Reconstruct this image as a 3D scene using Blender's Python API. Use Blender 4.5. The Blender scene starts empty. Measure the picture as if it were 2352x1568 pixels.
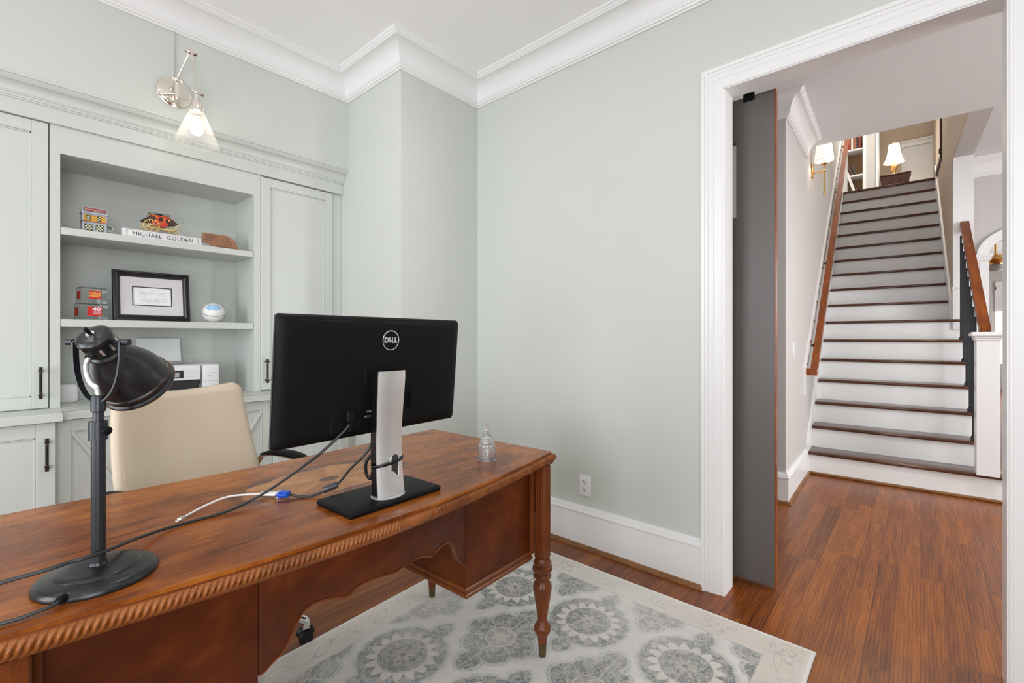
import bpy, bmesh, math, random
from mathutils import Vector, Matrix
random.seed(7)
scn = bpy.context.scene
COL = scn.collection
PI = math.pi

# ------------------------------------------------------------------ camera, world, lights, exposure
cam_d = bpy.data.cameras.new('camera'); cam = bpy.data.objects.new('camera', cam_d); COL.objects.link(cam)
cam_d.sensor_fit = 'HORIZONTAL'; cam_d.sensor_width = 36.0
cam_d.lens = 1064.0/2352.0*36.0
cam_d.shift_y = -8.5/2352.0
cam_d.clip_start = 0.02
cam.location = (0, 0, 1.22); cam.rotation_euler = (PI/2, 0, math.radians(41.37))
scn.camera = cam
scn.view_settings.view_transform = 'Standard'; scn.view_settings.look = 'None'
scn.view_settings.gamma = 1.0; scn.view_settings.exposure = -0.02
scn.view_settings.use_curve_mapping = False
scn.cycles.use_denoising = True
scn.cycles.max_bounces = 10; scn.cycles.diffuse_bounces = 6; scn.cycles.glossy_bounces = 5
scn.cycles.transmission_bounces = 10; scn.cycles.transparent_max_bounces = 12
scn.cycles.sample_clamp_indirect = 6.0
scn.cycles.caustics_reflective = False; scn.cycles.caustics_refractive = False
w = bpy.data.worlds.new('sky'); scn.world = w; w.use_nodes = True
w.node_tree.nodes['Background'].inputs[0].default_value = (0.90, 0.95, 1.0, 1)
w.node_tree.nodes['Background'].inputs[1].default_value = 1.5

def area(name, loc, target, sx, sy, power, color=(1, 1, 1), spread=180):
    l = bpy.data.lights.new(name, 'AREA'); l.shape = 'RECTANGLE'; l.size = sx; l.size_y = sy
    l.energy = power; l.color = color; l.spread = math.radians(spread)
    o = bpy.data.objects.new(name, l); COL.objects.link(o)
    o.location = loc
    d = Vector(target)-Vector(loc); o.rotation_euler = d.to_track_quat('-Z', 'Y').to_euler()
    return o
def point(name, loc, power, color, r=0.03):
    l = bpy.data.lights.new(name, 'POINT'); l.energy = power; l.color = color; l.shadow_soft_size = r
    o = bpy.data.objects.new(name, l); COL.objects.link(o); o.location = loc
    return o
DAY = (0.94, 0.965, 1.0)
# daylight through the study's windows (behind and to the right of the camera)
area('window_daylight', (-1.55, -2.74, 1.56), (-1.55, 0, 2.0), 1.25, 2.2, 84, DAY)
area('window_daylight', (0.25, -2.74, 1.56), (0.0, 0, 2.0), 1.25, 2.2, 74, DAY)
area('window_daylight', (1.76, -0.9, 1.56), (0, -0.6, 1.9), 1.7, 2.2, 74, DAY)
# added downward fill lights under the study ceiling, no fixtures
for i, (x, y) in enumerate([(-1.6, -1.2), (0.5, -1.2), (-1.5, 0.9), (0.6, 0.9)]):
    area('ceiling_fill_light', (x, y, 2.965), (x, y, 0), 0.16, 0.16, 5, (1.0, 0.97, 0.93))
# hall: glazed front door far right, unseen overhead light, added fill for the landing
area('hall_daylight', (4.3, 3.7, 1.5), (0, 4.1, 1.0), 1.6, 2.2, 170, (0.96, 0.98, 1.0))
area('hall_overhead_light', (0.9, 3.5, 2.9), (0.9, 3.5, 0), 0.5, 0.5, 22, (1.0, 0.98, 0.96))
area('landing_fill_light', (0.0, 8.6, 5.6), (-0.3, 7.6, 3.0), 1.2, 1.2, 75, (1.0, 0.90, 0.78))
area('living_room_daylight', (3.4, 12.5, 1.9), (1.0, 12.0, 1.6), 2.6, 2.0, 180, DAY)

# ------------------------------------------------------------------ tagging and object helpers
def tag(o, label=None, cat=None, group=None, kind=None):
    if label: o['label'] = label
    if cat: o['category'] = cat
    if group: o['group'] = group
    if kind: o['kind'] = kind
    return o
def thing(name, label, cat, loc=(0, 0, 0), rz=0, group=None):
    o = bpy.data.objects.new(name, None); COL.objects.link(o)
    o.location = loc; o.rotation_euler = (0, 0, rz); o.empty_display_size = 0.05
    return tag(o, label, cat, group)

class MB:
    """collects geometry, then links it as ONE mesh object"""
    def __init__(s): s.bm = bmesh.new()
    def _add(s, verts, faces, M=None):
        vs = [s.bm.verts.new((M @ Vector(v)) if M is not None else Vector(v)) for v in verts]
        out = []
        for f in faces:
            try: out.append(s.bm.faces.new([vs[i] for i in f]))
            except ValueError: pass
        return vs, out
    def box(s, a, b, bev=0, M=None, seg=1):
        x0, y0, z0 = [min(a[i], b[i]) for i in range(3)]; x1, y1, z1 = [max(a[i], b[i]) for i in range(3)]
        t = bmesh.new()
        vs = [t.verts.new(v) for v in [(x0,y0,z0),(x1,y0,z0),(x1,y1,z0),(x0,y1,z0),(x0,y0,z1),(x1,y0,z1),(x1,y1,z1),(x0,y1,z1)]]
        for f in [(3,2,1,0),(4,5,6,7),(0,1,5,4),(1,2,6,5),(2,3,7,6),(3,0,4,7)]: t.faces.new([vs[i] for i in f])
        if bev > 0:
            bev = min(bev, 0.45*min(x1-x0, y1-y0, z1-z0))
            bmesh.ops.bevel(t, geom=list(t.edges), offset=bev, segments=seg, profile=0.5, affect='EDGES')
        s._merge(t, M); return s
    def _merge(s, t, M=None):
        if M is not None: bmesh.ops.transform(t, matrix=M, verts=t.verts)
        me = bpy.data.meshes.new('tmp'); t.to_mesh(me); t.free()
        s.bm.from_mesh(me); bpy.data.meshes.remove(me)
    def prism(s, pts, h0, h1, axis='z', M=None, bev=0):
        """polygon pts (2D) extruded from h0 to h1 along axis"""
        def P(p, h):
            return {'z': (p[0], p[1], h), 'x': (h, p[0], p[1]), 'y': (p[0], h, p[1])}[axis]
        n = len(pts); t = bmesh.new()
        a = [t.verts.new(P(p, h0)) for p in pts]; b = [t.verts.new(P(p, h1)) for p in pts]
        fa = t.faces.new(a); fb = t.faces.new(b)
        for i in range(n): t.faces.new([a[i], a[(i+1) % n], b[(i+1) % n], b[i]])
        if bev > 0:
            bmesh.ops.bevel(t, geom=list(fa.edges)+list(fb.edges), offset=bev, segments=1, affect='EDGES')
        bmesh.ops.recalc_face_normals(t, faces=t.faces)
        if n > 4: bmesh.ops.triangulate(t, faces=[f for f in t.faces if len(f.verts) > 4])
        s._merge(t, M); return s
    def lathe(s, prof, n=32, M=None, cap=True):
        """prof = [(r, z)]"""
        rings = []; t = bmesh.new()
        for r, z in prof:
            if r < 1e-6: rings.append([t.verts.new((0, 0, z))])
            else: rings.append([t.verts.new((r*math.cos(2*PI*i/n), r*math.sin(2*PI*i/n), z)) for i in range(n)])
        for A, B in zip(rings[:-1], rings[1:]):
            for i in range(n):
                j = (i+1) % n
                if len(A) == 1 and len(B) == 1: continue
                if len(A) == 1: t.faces.new([A[0], B[j], B[i]])
                elif len(B) == 1: t.faces.new([A[i], A[j], B[0]])
                else: t.faces.new([A[i], A[j], B[j], B[i]])
        if cap:
            if len(rings[0]) > 1: t.faces.new(list(reversed(rings[0])))
            if len(rings[-1]) > 1: t.faces.new(rings[-1])
        bmesh.ops.recalc_face_normals(t, faces=t.faces)
        s._merge(t, M); return s
    def tube(s, pts, r, n=10, M=None, closed=False, flat=None):
        """tube along points; r number or list; flat=(a,b) elliptical factors"""
        pts = [Vector(p) for p in pts]; m = len(pts); t = bmesh.new(); rings = []
        up = None
        for i, p in enumerate(pts):
            if closed: d = pts[(i+1) % m]-pts[i-1]
            else: d = (pts[min(i+1, m-1)]-pts[max(i-1, 0)])
            d.normalize()
            if up is None:
                up = Vector((0, 0, 1)) if abs(d.z) < 0.9 else Vector((1, 0, 0))
            side = d.cross(up)
            if side.length < 1e-5: side = d.orthogonal()
            side.normalize(); u = side.cross(d).normalized(); up = u
            rr = r[i] if isinstance(r, (list, tuple)) else r
            fa, fb = flat if flat else (1, 1)
            rings.append([t.verts.new(p+side*rr*fa*math.cos(2*PI*k/n)+u*rr*fb*math.sin(2*PI*k/n)) for k in range(n)])
        R = rings+[rings[0]] if closed else rings
        for A, B in zip(R[:-1], R[1:]):
            for k in range(n): t.faces.new([A[k], A[(k+1) % n], B[(k+1) % n], B[k]])
        if not closed:
            t.faces.new(list(reversed(rings[0]))); t.faces.new(rings[-1])
        bmesh.ops.recalc_face_normals(t, faces=t.faces)
        s._merge(t, M); return s
    def sphere(s, c, r, n=16, sc=(1, 1, 1), M=None):
        T = Matrix.Translation(Vector(c)) @ Matrix.Diagonal((sc[0], sc[1], sc[2], 1))
        prof = [(r*math.sin(PI*i/n), -r*math.cos(PI*i/n)) for i in range(n+1)]
        prof[0] = (0, -r); prof[-1] = (0, r)
        return s.lathe(prof, n*2, (M @ T) if M is not None else T)
    def grid(s, P, nu, nv, closed_u=False):
        """P[i][j] grid of points"""
        vs = [[s.bm.verts.new(P[i][j]) for j in range(nv)] for i in range(nu)]
        for i in range(nu if closed_u else nu-1):
            for j in range(nv-1):
                s.bm.faces.new([vs[i][j], vs[(i+1) % nu][j], vs[(i+1) % nu][j+1], vs[i][j+1]])
        return vs
    def sweep(s, prof, path, miters, closed=False):
        """prof [(out, z)], path [(x,y)], miters [(mx,my)] - wall mouldings"""
        n = len(prof); rows = []
        for (x, y), (mx, my) in zip(path, miters):
            rows.append([s.bm.verts.new((x+mx*o, y+my*o, z)) for o, z in prof])
        R = rows+[rows[0]] if closed else rows
        for A, B in zip(R[:-1], R[1:]):
            for k in range(n): s.bm.faces.new([A[k], A[(k+1) % n], B[(k+1) % n], B[k]])
        if not closed:
            s.bm.faces.new(rows[0]); s.bm.faces.new(list(reversed(rows[-1])))
        bmesh.ops.recalc_face_normals(s.bm, faces=s.bm.faces)
        return s
    def build(s, name, mat, parent=None, smooth=35, kind=None, loc=None):
        me = bpy.data.meshes.new(name)
        s.bm.normal_update(); s.bm.to_mesh(me); s.bm.free()
        mats = mat if isinstance(mat, (list, tuple)) else [mat]
        for m_ in mats: me.materials.append(m_)
        if smooth:
            me.polygons.foreach_set('use_smooth', [True]*len(me.polygons))
            me.set_sharp_from_angle(angle=math.radians(smooth))
        o = bpy.data.objects.new(name, me); COL.objects.link(o)
        if parent: o.parent = parent
        if loc: o.location = loc
        if kind: o['kind'] = kind
        return o
def axis_matrix(P, zdir, xdir=None):
    z = Vector(zdir).normalized()
    x = Vector(xdir) if xdir is not None else z.orthogonal()
    x = (x-z*x.dot(z)).normalized(); y = z.cross(x)
    M = Matrix((x, y, z)).transposed().to_4x4(); M.translation = Vector(P)
    return M
def cyl(mb, a, b, r, n=16, r2=None):
    a = Vector(a); b = Vector(b); L = (b-a).length
    return mb.lathe([(r, 0), (r if r2 is None else r2, L)], n, axis_matrix(a, b-a))
def spline(pts, per=8):
    pts = [Vector(p) for p in pts]; out = []
    for i in range(len(pts)-1):
        p0 = pts[max(i-1, 0)]; p1 = pts[i]; p2 = pts[i+1]; p3 = pts[min(i+2, len(pts)-1)]
        for k in range(per):
            t = k/per
            out.append(0.5*((2*p1)+(p2-p0)*t+(2*p0-5*p1+4*p2-p3)*t*t+(3*p1-p0-3*p2+p3)*t*t*t))
    out.append(pts[-1]); return out
def text(name, body, size, M, mat, parent, ext=0.0004, bold=0.0, align='CENTER', sx=1.0, spacing=1.0, line=1.0):
    """lettering mesh; M maps text x,y,z(out) into the parent's space"""
    cu = bpy.data.curves.new(name, 'FONT'); cu.body = body; cu.size = size; cu.extrude = ext; cu.offset = bold
    cu.align_x = align; cu.align_y = 'CENTER'; cu.space_character = spacing; cu.space_line = line; cu.resolution_u = 3
    t = bpy.data.objects.new('tmp_text', cu); COL.objects.link(t)
    dg = bpy.context.evaluated_depsgraph_get(); dg.update()
    me = bpy.data.meshes.new_from_object(t.evaluated_get(dg))
    bpy.data.objects.remove(t); bpy.data.curves.remove(cu)
    me.transform(M @ Matrix.Diagonal((sx, 1, 1, 1))); me.name = name
    me.materials.clear(); me.materials.append(mat)
    o = bpy.data.objects.new(name, me); COL.objects.link(o); o.parent = parent
    return o

# ------------------------------------------------------------------ node helpers and materials
class X:
    """arithmetic on shader sockets"""
    nt = None
    def __init__(s, v): s.v = v
    @staticmethod
    def op(o, *a, clamp=False):
        n = X.nt.nodes.new('ShaderNodeMath'); n.operation = o; n.use_clamp = clamp
        for i, k in enumerate(a):
            k = k.v if isinstance(k, X) else k
            if isinstance(k, (int, float)): n.inputs[i].default_value = k
            else: X.nt.links.new(k, n.inputs[i])
        return X(n.outputs[0])
    def __add__(s, o): return X.op('ADD', s, o)
    __radd__ = __add__
    def __sub__(s, o): return X.op('SUBTRACT', s, o)
    def __rsub__(s, o): return X.op('SUBTRACT', o, s)
    def __mul__(s, o): return X.op('MULTIPLY', s, o)
    __rmul__ = __mul__
    def __truediv__(s, o): return X.op('DIVIDE', s, o)
    def lt(s, o): return X.op('LESS_THAN', s, o)
    def gt(s, o): return X.op('GREATER_THAN', s, o)
    def abs(s): return X.op('ABSOLUTE', s)
    def sin(s): return X.op('SINE', s)
    def cos(s): return X.op('COSINE', s)
    def mn(s, o): return X.op('MINIMUM', s, o)
    def mx(s, o): return X.op('MAXIMUM', s, o)
    def sqrt(s): return X.op('SQRT', s)
    def pw(s, e): return X.op('POWER', s, e)
    def cl(s): return X.op('ADD', s, 0.0, clamp=True)
def near(a, c, w_):   # 1 near value c, soft
    return (1-((a-c).abs()/w_)).cl()
def step(a, e, soft): # 0 below e, 1 above e+soft
    return ((a-e)/soft).cl()
def newmat(name):
    m = bpy.data.materials.new(name); m.use_nodes = True
    nt = m.node_tree; X.nt = nt
    return m, nt, nt.nodes['Principled BSDF']
def setp(b, color=None, rough=None, metal=None, spec=None, coat=None, coatr=None, trans=None, ior=None, emit=None, es=None, alpha=None, sheen=None):
    I = b.inputs
    if color is not None: I['Base Color'].default_value = (*color, 1)
    for k, v in (('Roughness', rough), ('Metallic', metal), ('Specular IOR Level', spec), ('Coat Weight', coat), ('Coat Roughness', coatr),
                 ('Transmission Weight', trans), ('IOR', ior), ('Emission Strength', es), ('Alpha', alpha), ('Sheen Weight', sheen)):
        if v is not None: I[k].default_value = v
    if emit is not None: I['Emission Color'].default_value = (*emit, 1)
def noise(nt, coord, scale, detail=3, rough=0.5, dist=0, mapping=None):
    n = nt.nodes.new('ShaderNodeTexNoise'); n.inputs['Scale'].default_value = scale
    n.inputs['Detail'].default_value = detail; n.inputs['Roughness'].default_value = rough; n.inputs['Distortion'].default_value = dist
    if mapping:
        mp = nt.nodes.new('ShaderNodeMapping'); mp.inputs['Scale'].default_value = mapping
        nt.links.new(coord, mp.inputs['Vector']); coord = mp.outputs[0]
    nt.links.new(coord, n.inputs['Vector']); return n
def coords(nt, kind='Object'):
    return nt.nodes.new('ShaderNodeTexCoord').outputs[kind]
def bump(nt, b, h, strength, dist=0.001):
    n = nt.nodes.new('ShaderNodeBump'); n.inputs['Strength'].default_value = strength; n.inputs['Distance'].default_value = dist
    nt.links.new(h.v if isinstance(h, X) else h, n.inputs['Height']); nt.links.new(n.outputs[0], b.inputs['Normal'])
def mixc(nt, f, a, b):
    n = nt.nodes.new('ShaderNodeMix'); n.data_type = 'RGBA'
    f = f.v if isinstance(f, X) else f
    if isinstance(f, (int, float)): n.inputs[0].default_value = f
    else: nt.links.new(f, n.inputs[0])
    for k, v in ((6, a), (7, b)):
        if isinstance(v, tuple): n.inputs[k].default_value = (*v, 1) if len(v) == 3 else v
        else: nt.links.new(v, n.inputs[k])
    return n.outputs[2]
def ramp(nt, fac, stops):
    n = nt.nodes.new('ShaderNodeValToRGB'); el = n.color_ramp.elements
    while len(el) < len(stops): el.new(0.5)
    for e, (p, c) in zip(el, stops): e.position = p; e.color = (*c, 1)
    nt.links.new(fac.v if isinstance(fac, X) else fac, n.inputs[0]); return n.outputs[0]
def paint(name, color, rough=0.5, bs=0.08, scale=220, metal=0, coat=0, spec=0.5, var=0.02):
    m, nt, b = newmat(name); setp(b, color, rough, metal, spec, coat, 0.1)
    c = coords(nt); n = noise(nt, c, scale, 4)
    if bs: bump(nt, b, n.outputs[0], bs, 0.0006)
    n2 = noise(nt, c, 1.7, 3)
    col = mixc(nt, n2.outputs[0], tuple(x*(1-var) for x in color), tuple(min(1, x*(1+var)) for x in color))
    nt.links.new(col, b.inputs['Base Color'])
    return m
def metal(name, color, rough=0.2, brushed=False):
    m, nt, b = newmat(name); setp(b, color, rough, 1.0)
    c = coords(nt); n = noise(nt, c, 60, 3, mapping=(1, 1, 0.05) if brushed else (1, 1, 1))
    r = X(n.outputs[0])*0.12+(rough-0.06)
    nt.links.new(r.v, b.inputs['Roughness']); return m
def grainwood(name, dark, mid, light, rough=0.3, scale=(14, 1.2, 14), coat=0.4, bumpy=0.05, dist=0.6, coatr=0.12, blotch=0.35):
    m, nt, b = newmat(name); setp(b, mid, rough, 0, 0.24, coat*0.5, coatr)
    c = coords(nt)
    g = noise(nt, c, 2.2, 6, 0.62, dist, scale); f = noise(nt, c, 9, 4, 0.6, 0.2, (scale[0]*2.2, scale[1]*1.2, scale[2]*2.2))
    big = noise(nt, c, 3.2, 2, 0.5, 0.4)
    v = X(g.outputs[0])*0.55+X(f.outputs[0])*0.2+X(big.outputs[0])*blotch-0.04
    col = ramp(nt, v, [(0.30, dark), (0.50, mid), (0.72, light)])
    nt.links.new(col, b.inputs['Base Color']); bump(nt, b, f.outputs[0], bumpy, 0.0008)
    return m

SAGE = (0.570, 0.600, 0.560)
M_wall = paint('sage_wall_paint', SAGE, 0.55, 0.05)
M_cab = paint('sage_cabinet_paint', (0.565, 0.592, 0.560), 0.33, 0.02)
M_trim = paint('white_trim_paint', (0.79, 0.79, 0.79), 0.30, 0.02)
M_ceil = paint('ceiling_paint', (0.93, 0.93, 0.935), 0.8, 0.05)
M_hallwall = paint('warm_grey_hall_paint', (0.545, 0.525, 0.505), 0.6, 0.05)
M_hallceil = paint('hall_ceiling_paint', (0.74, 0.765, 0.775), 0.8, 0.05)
M_upwall = paint('tan_paint_and_glow', (0.53, 0.43, 0.33), 0.6, 0.05)
M_riser = paint('white_riser_paint', (0.80, 0.80, 0.79), 0.3, 0.02)
M_gap = paint('dark_gap', (0.02, 0.02, 0.02), 0.8, 0)
M_black = paint('black_plastic', (0.006, 0.006, 0.007), 0.46, 0.12, 900, spec=0.10)
M_blackgl = paint('gloss_black_plastic', (0.006, 0.006, 0.007), 0.25, 0.0, spec=0.3)
M_bezel = paint('bezel_edge_grey', (0.030, 0.036, 0.042), 0.30, 0.0)
M_silver = metal('satin_silver', (0.80, 0.80, 0.81), 0.38, True)
M_silverpaint = paint('silver_base_ring', (0.62, 0.62, 0.63), 0.35, 0.0, metal=0.6)
M_chrome = metal('chrome', (0.82, 0.82, 0.83), 0.10)
M_nickel = metal('polished_nickel', (0.86, 0.80, 0.73), 0.12)
M_bronze = paint('oil_rubbed_bronze', (0.028, 0.024, 0.022), 0.36, 0.05, metal=0.7)
M_copper = metal('worn_copper_edge', (0.42, 0.18, 0.09), 0.35)
M_gold = metal('antique_gold', (0.72, 0.43, 0.14), 0.28)
M_brassd = paint('aged_brass_cap', (0.16, 0.11, 0.05), 0.38, 0.05, metal=0.85)
M_lampblack = paint('lamp_black_metal', (0.016, 0.017, 0.019), 0.30, 0.03, 400, metal=0.35, spec=0.6)
M_lampstem = paint('lamp_stem_grey', (0.028, 0.031, 0.036), 0.32, 0.03, 400, metal=0.5)
M_cord = paint('black_cord', (0.022, 0.023, 0.026), 0.5, 0.05, 600)
M_white = paint('white_plastic', (0.76, 0.76, 0.78), 0.35, 0.0)
M_whitecord = paint('white_cord', (0.80, 0.79, 0.78), 0.45, 0.0)
M_blue = paint('blue_plug', (0.012, 0.09, 0.55), 0.4, 0.0)
M_ink = paint('black_ink', (0.02, 0.018, 0.02), 0.6, 0)
M_print = paint('grey_print', (0.35, 0.35, 0.36), 0.6, 0)
M_iron = paint('black_iron', (0.022, 0.024, 0.028), 0.4, 0.05, metal=0.4)
M_door = paint('taupe_door_paint', (0.100, 0.088, 0.082), 0.42, 0.25, 500, var=0.06)
M_paperw = paint('white_paper', (0.78, 0.80, 0.82), 0.7, 0.0)
M_red = paint('red_label', (0.62, 0.02, 0.02), 0.45, 0)
M_plate = paint('outlet_white', (0.78, 0.79, 0.78), 0.35, 0)

CHERRY_D, CHERRY_M, CHERRY_L = (0.060, 0.014, 0.005), (0.150, 0.040, 0.012), (0.270, 0.090, 0.030)
M_deskf = grainwood('desk_cherry_front', (0.026, 0.005, 0.001), (0.082, 0.015, 0.002), (0.175, 0.040, 0.005), 0.38, (2.5, 2.0, 2.2), 0.10, 0.03, coatr=0.25)
M_desk = grainwood('desk_cherry_moulding', (0.06, 0.015, 0.005), (0.155, 0.043, 0.012), (0.24, 0.075, 0.019), 0.34, (6, 2, 6), 0.12, 0.03)
M_leg = grainwood('desk_cherry_leg', (0.055, 0.013, 0.004), (0.135, 0.034, 0.008), (0.21, 0.060, 0.015), 0.28, (14, 14, 1.2), 0.35, 0.02)
M_carve = grainwood('carved_gadroon', (0.10, 0.026, 0.006), (0.22, 0.068, 0.015), (0.33, 0.115, 0.028), 0.34, (8, 8, 8), 0.25, 0.03)
M_tread = grainwood('oak_tread', (0.030, 0.010, 0.005), (0.080, 0.028, 0.013), (0.15, 0.058, 0.028), 0.26, (1.2, 16, 16), 0.7, 0.08)
M_rail = grainwood('oak_handrail', (0.09, 0.018, 0.002), (0.215, 0.050, 0.006), (0.33, 0.09, 0.014), 0.28, (16, 1.0, 3), 0.25, 0.05)
M_shoe = grainwood('oak_shoe_moulding', (0.11, 0.045, 0.016), (0.22, 0.10, 0.04), (0.33, 0.165, 0.075), 0.35, (6, 6, 20), 0.3, 0.04)
M_darkwood = grainwood('dark_mahogany', (0.018, 0.005, 0.003), (0.05, 0.013, 0.007), (0.09, 0.028, 0.014), 0.28, (8, 8, 2), 0.5, 0.03)

def desk_top_mat():
    m, nt, b = newmat('desk_top_veneer'); setp(b, (0.2, 0.06, 0.02), 0.25, 0, 0.22, 0.05, 0.16)
    c = coords(nt)
    sep = nt.nodes.new('ShaderNodeSeparateXYZ'); nt.links.new(c, sep.inputs[0])
    u, v = X(sep.outputs[0]), X(sep.outputs[1])
    g = noise(nt, c, 2.0, 6, 0.65, 1.0, (13, 1.8, 1)); f = noise(nt, c, 8, 4, 0.6, 0.2, (22, 1.6, 1)); big = noise(nt, c, 3.4, 3, 0.5, 0.8, (1.6, 1, 1))
    val = X(g.outputs[0])*0.50+X(f.outputs[0])*0.18+X(big.outputs[0])*0.46-0.07
    base = ramp(nt, val, [(0.32, (0.070, 0.013, 0.0015)), (0.48, (0.215, 0.054, 0.006)), (0.66, (0.44, 0.142, 0.018))])
    # border band of cross grain near the front edge
    # marquetry medallion
    a, bb = (u+0.005)/0.135, (v+0.0)/0.245
    r = (a*a+bb*bb).sqrt()
    ang = X.op('ARCTAN2', a, bb)
    scal = (ang*5.0).cos().abs()*0.10+0.90
    rr = r/scal
    wedge = X.op('FRACT', (ang/(2*PI)+1.0)*14.0)
    wtone = X.op('FRACT', X.op('FLOOR', (ang/(2*PI)+1.0)*14.0)*0.618)
    lightw = ramp(nt, wtone*0.6+X(g.outputs[0])*0.5, [(0.2, (0.27, 0.095, 0.024)), (0.6, (0.38, 0.155, 0.045)), (0.9, (0.46, 0.21, 0.068))])
    darkw = ramp(nt, g.outputs[0], [(0.3, (0.075, 0.024, 0.012)), (0.7, (0.13, 0.045, 0.022))])
    scal2 = (ang*5.0).sin().abs()*0.17+0.98
    ringm = step(rr, 1.0, 0.01)*(1-step(r/scal2, 1.0, 0.01))
    ringm = ringm*X.op('ADD', (ang*5.0).sin().abs(), 0).gt(0.12)
    lm = 1-step(rr, 1.0, 0.01)
    cm = 1-step(((u+0.0)*(u+0.0)/(0.020*0.020)+(v+0.0)*(v+0.0)/(0.030*0.030)).sqrt(), 1.0, 0.03)
    col = mixc(nt, lm, base, lightw)
    line = near(wedge, 0.0, 0.03).mx(near(wedge, 1.0, 0.03))*lm*0.5
    col = mixc(nt, line, col, (0.12, 0.04, 0.015))
    col = mixc(nt, ringm*0.85, col, darkw)
    col = mixc(nt, cm, col, darkw)
    nt.links.new(col, b.inputs['Base Color'])
    rg = X(f.outputs[0])*0.10+0.22
    nt.links.new(rg.v, b.inputs['Roughness'])
    bump(nt, b, f.outputs[0], 0.02, 0.0006)
    return m
M_desktop = desk_top_mat()

def floor_mat():
    m, nt, b = newmat('oak_plank_floor'); setp(b, (0.2, 0.07, 0.02), 0.3, 0, 0.42, 0.08, 0.25)
    c = coords(nt)
    sep = nt.nodes.new('ShaderNodeSeparateXYZ'); nt.links.new(c, sep.inputs[0])
    x, y = X(sep.outputs[0]), X(sep.outputs[1])
    W = 0.083
    row = X.op('FLOOR', x/W); fx = X.op('FRACT', x/W+100.0)
    rnd = X.op('FRACT', (row*12.9898).sin()*43758.5)
    L = 1.05
    yy = y/L+rnd*7.3
    seg = X.op('FLOOR', yy); fy = X.op('FRACT', yy+50.0)
    pr = X.op('FRACT', (row*78.233+seg*37.719).sin()*15731.7)
    pr2 = X.op('FRACT', (row*26.65+seg*91.17).sin()*9731.3)
    # grain with per plank offset
    comb = nt.nodes.new('ShaderNodeCombineXYZ')
    nt.links.new((x+pr*3.0).v, comb.inputs[0]); nt.links.new((y+pr2*9.0).v, comb.inputs[1]); nt.links.new((pr*5.0).v, comb.inputs[2])
    cc = comb.outputs[0]
    g = noise(nt, cc, 3, 6, 0.66, 0.45, (14, 0.8, 1)); f = noise(nt, cc, 16, 5, 0.70, 0.15, (16, 0.45, 1))
    wv = nt.nodes.new('ShaderNodeTexWave'); wv.wave_type = 'BANDS'; wv.bands_direction = 'X'
    wv.inputs['Scale'].default_value = 6; wv.inputs['Distortion'].default_value = 5; wv.inputs['Detail'].default_value = 3; wv.inputs['Detail Scale'].default_value = 1.2
    mp = nt.nodes.new('ShaderNodeMapping'); mp.inputs['Scale'].default_value = (4.2, 0.55, 1); nt.links.new(cc, mp.inputs['Vector']); nt.links.new(mp.outputs[0], wv.inputs['Vector'])
    tone = X(g.outputs[0])*0.52+X(f.outputs[0])*0.40+pr*0.13+0.033-0.02+X(wv.outputs[1] if len(wv.outputs) > 1 else wv.outputs[0])*0.09-0.095
    col = ramp(nt, tone, [(0.26, (0.045, 0.008, 0.0008)), (0.46, (0.175, 0.041, 0.0024)), (0.68, (0.36, 0.105, 0.009))])
    gap = near(fx, 0.0, 0.018).mx(near(fx, 1.0, 0.018)).mx(near(fy, 0.0, 0.0022).mx(near(fy, 1.0, 0.0022)))
    col = mixc(nt, gap*0.75, col, (0.03, 0.012, 0.006))
    nt.links.new(col, b.inputs['Base Color'])
    rg = X(f.outputs[0])*0.16+0.24; nt.links.new(rg.v, b.inputs['Roughness'])
    bump(nt, b, X(f.outputs[0])*0.6-gap*1.0, 0.12, 0.0015)
    return m
M_floor = floor_mat()

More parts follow.
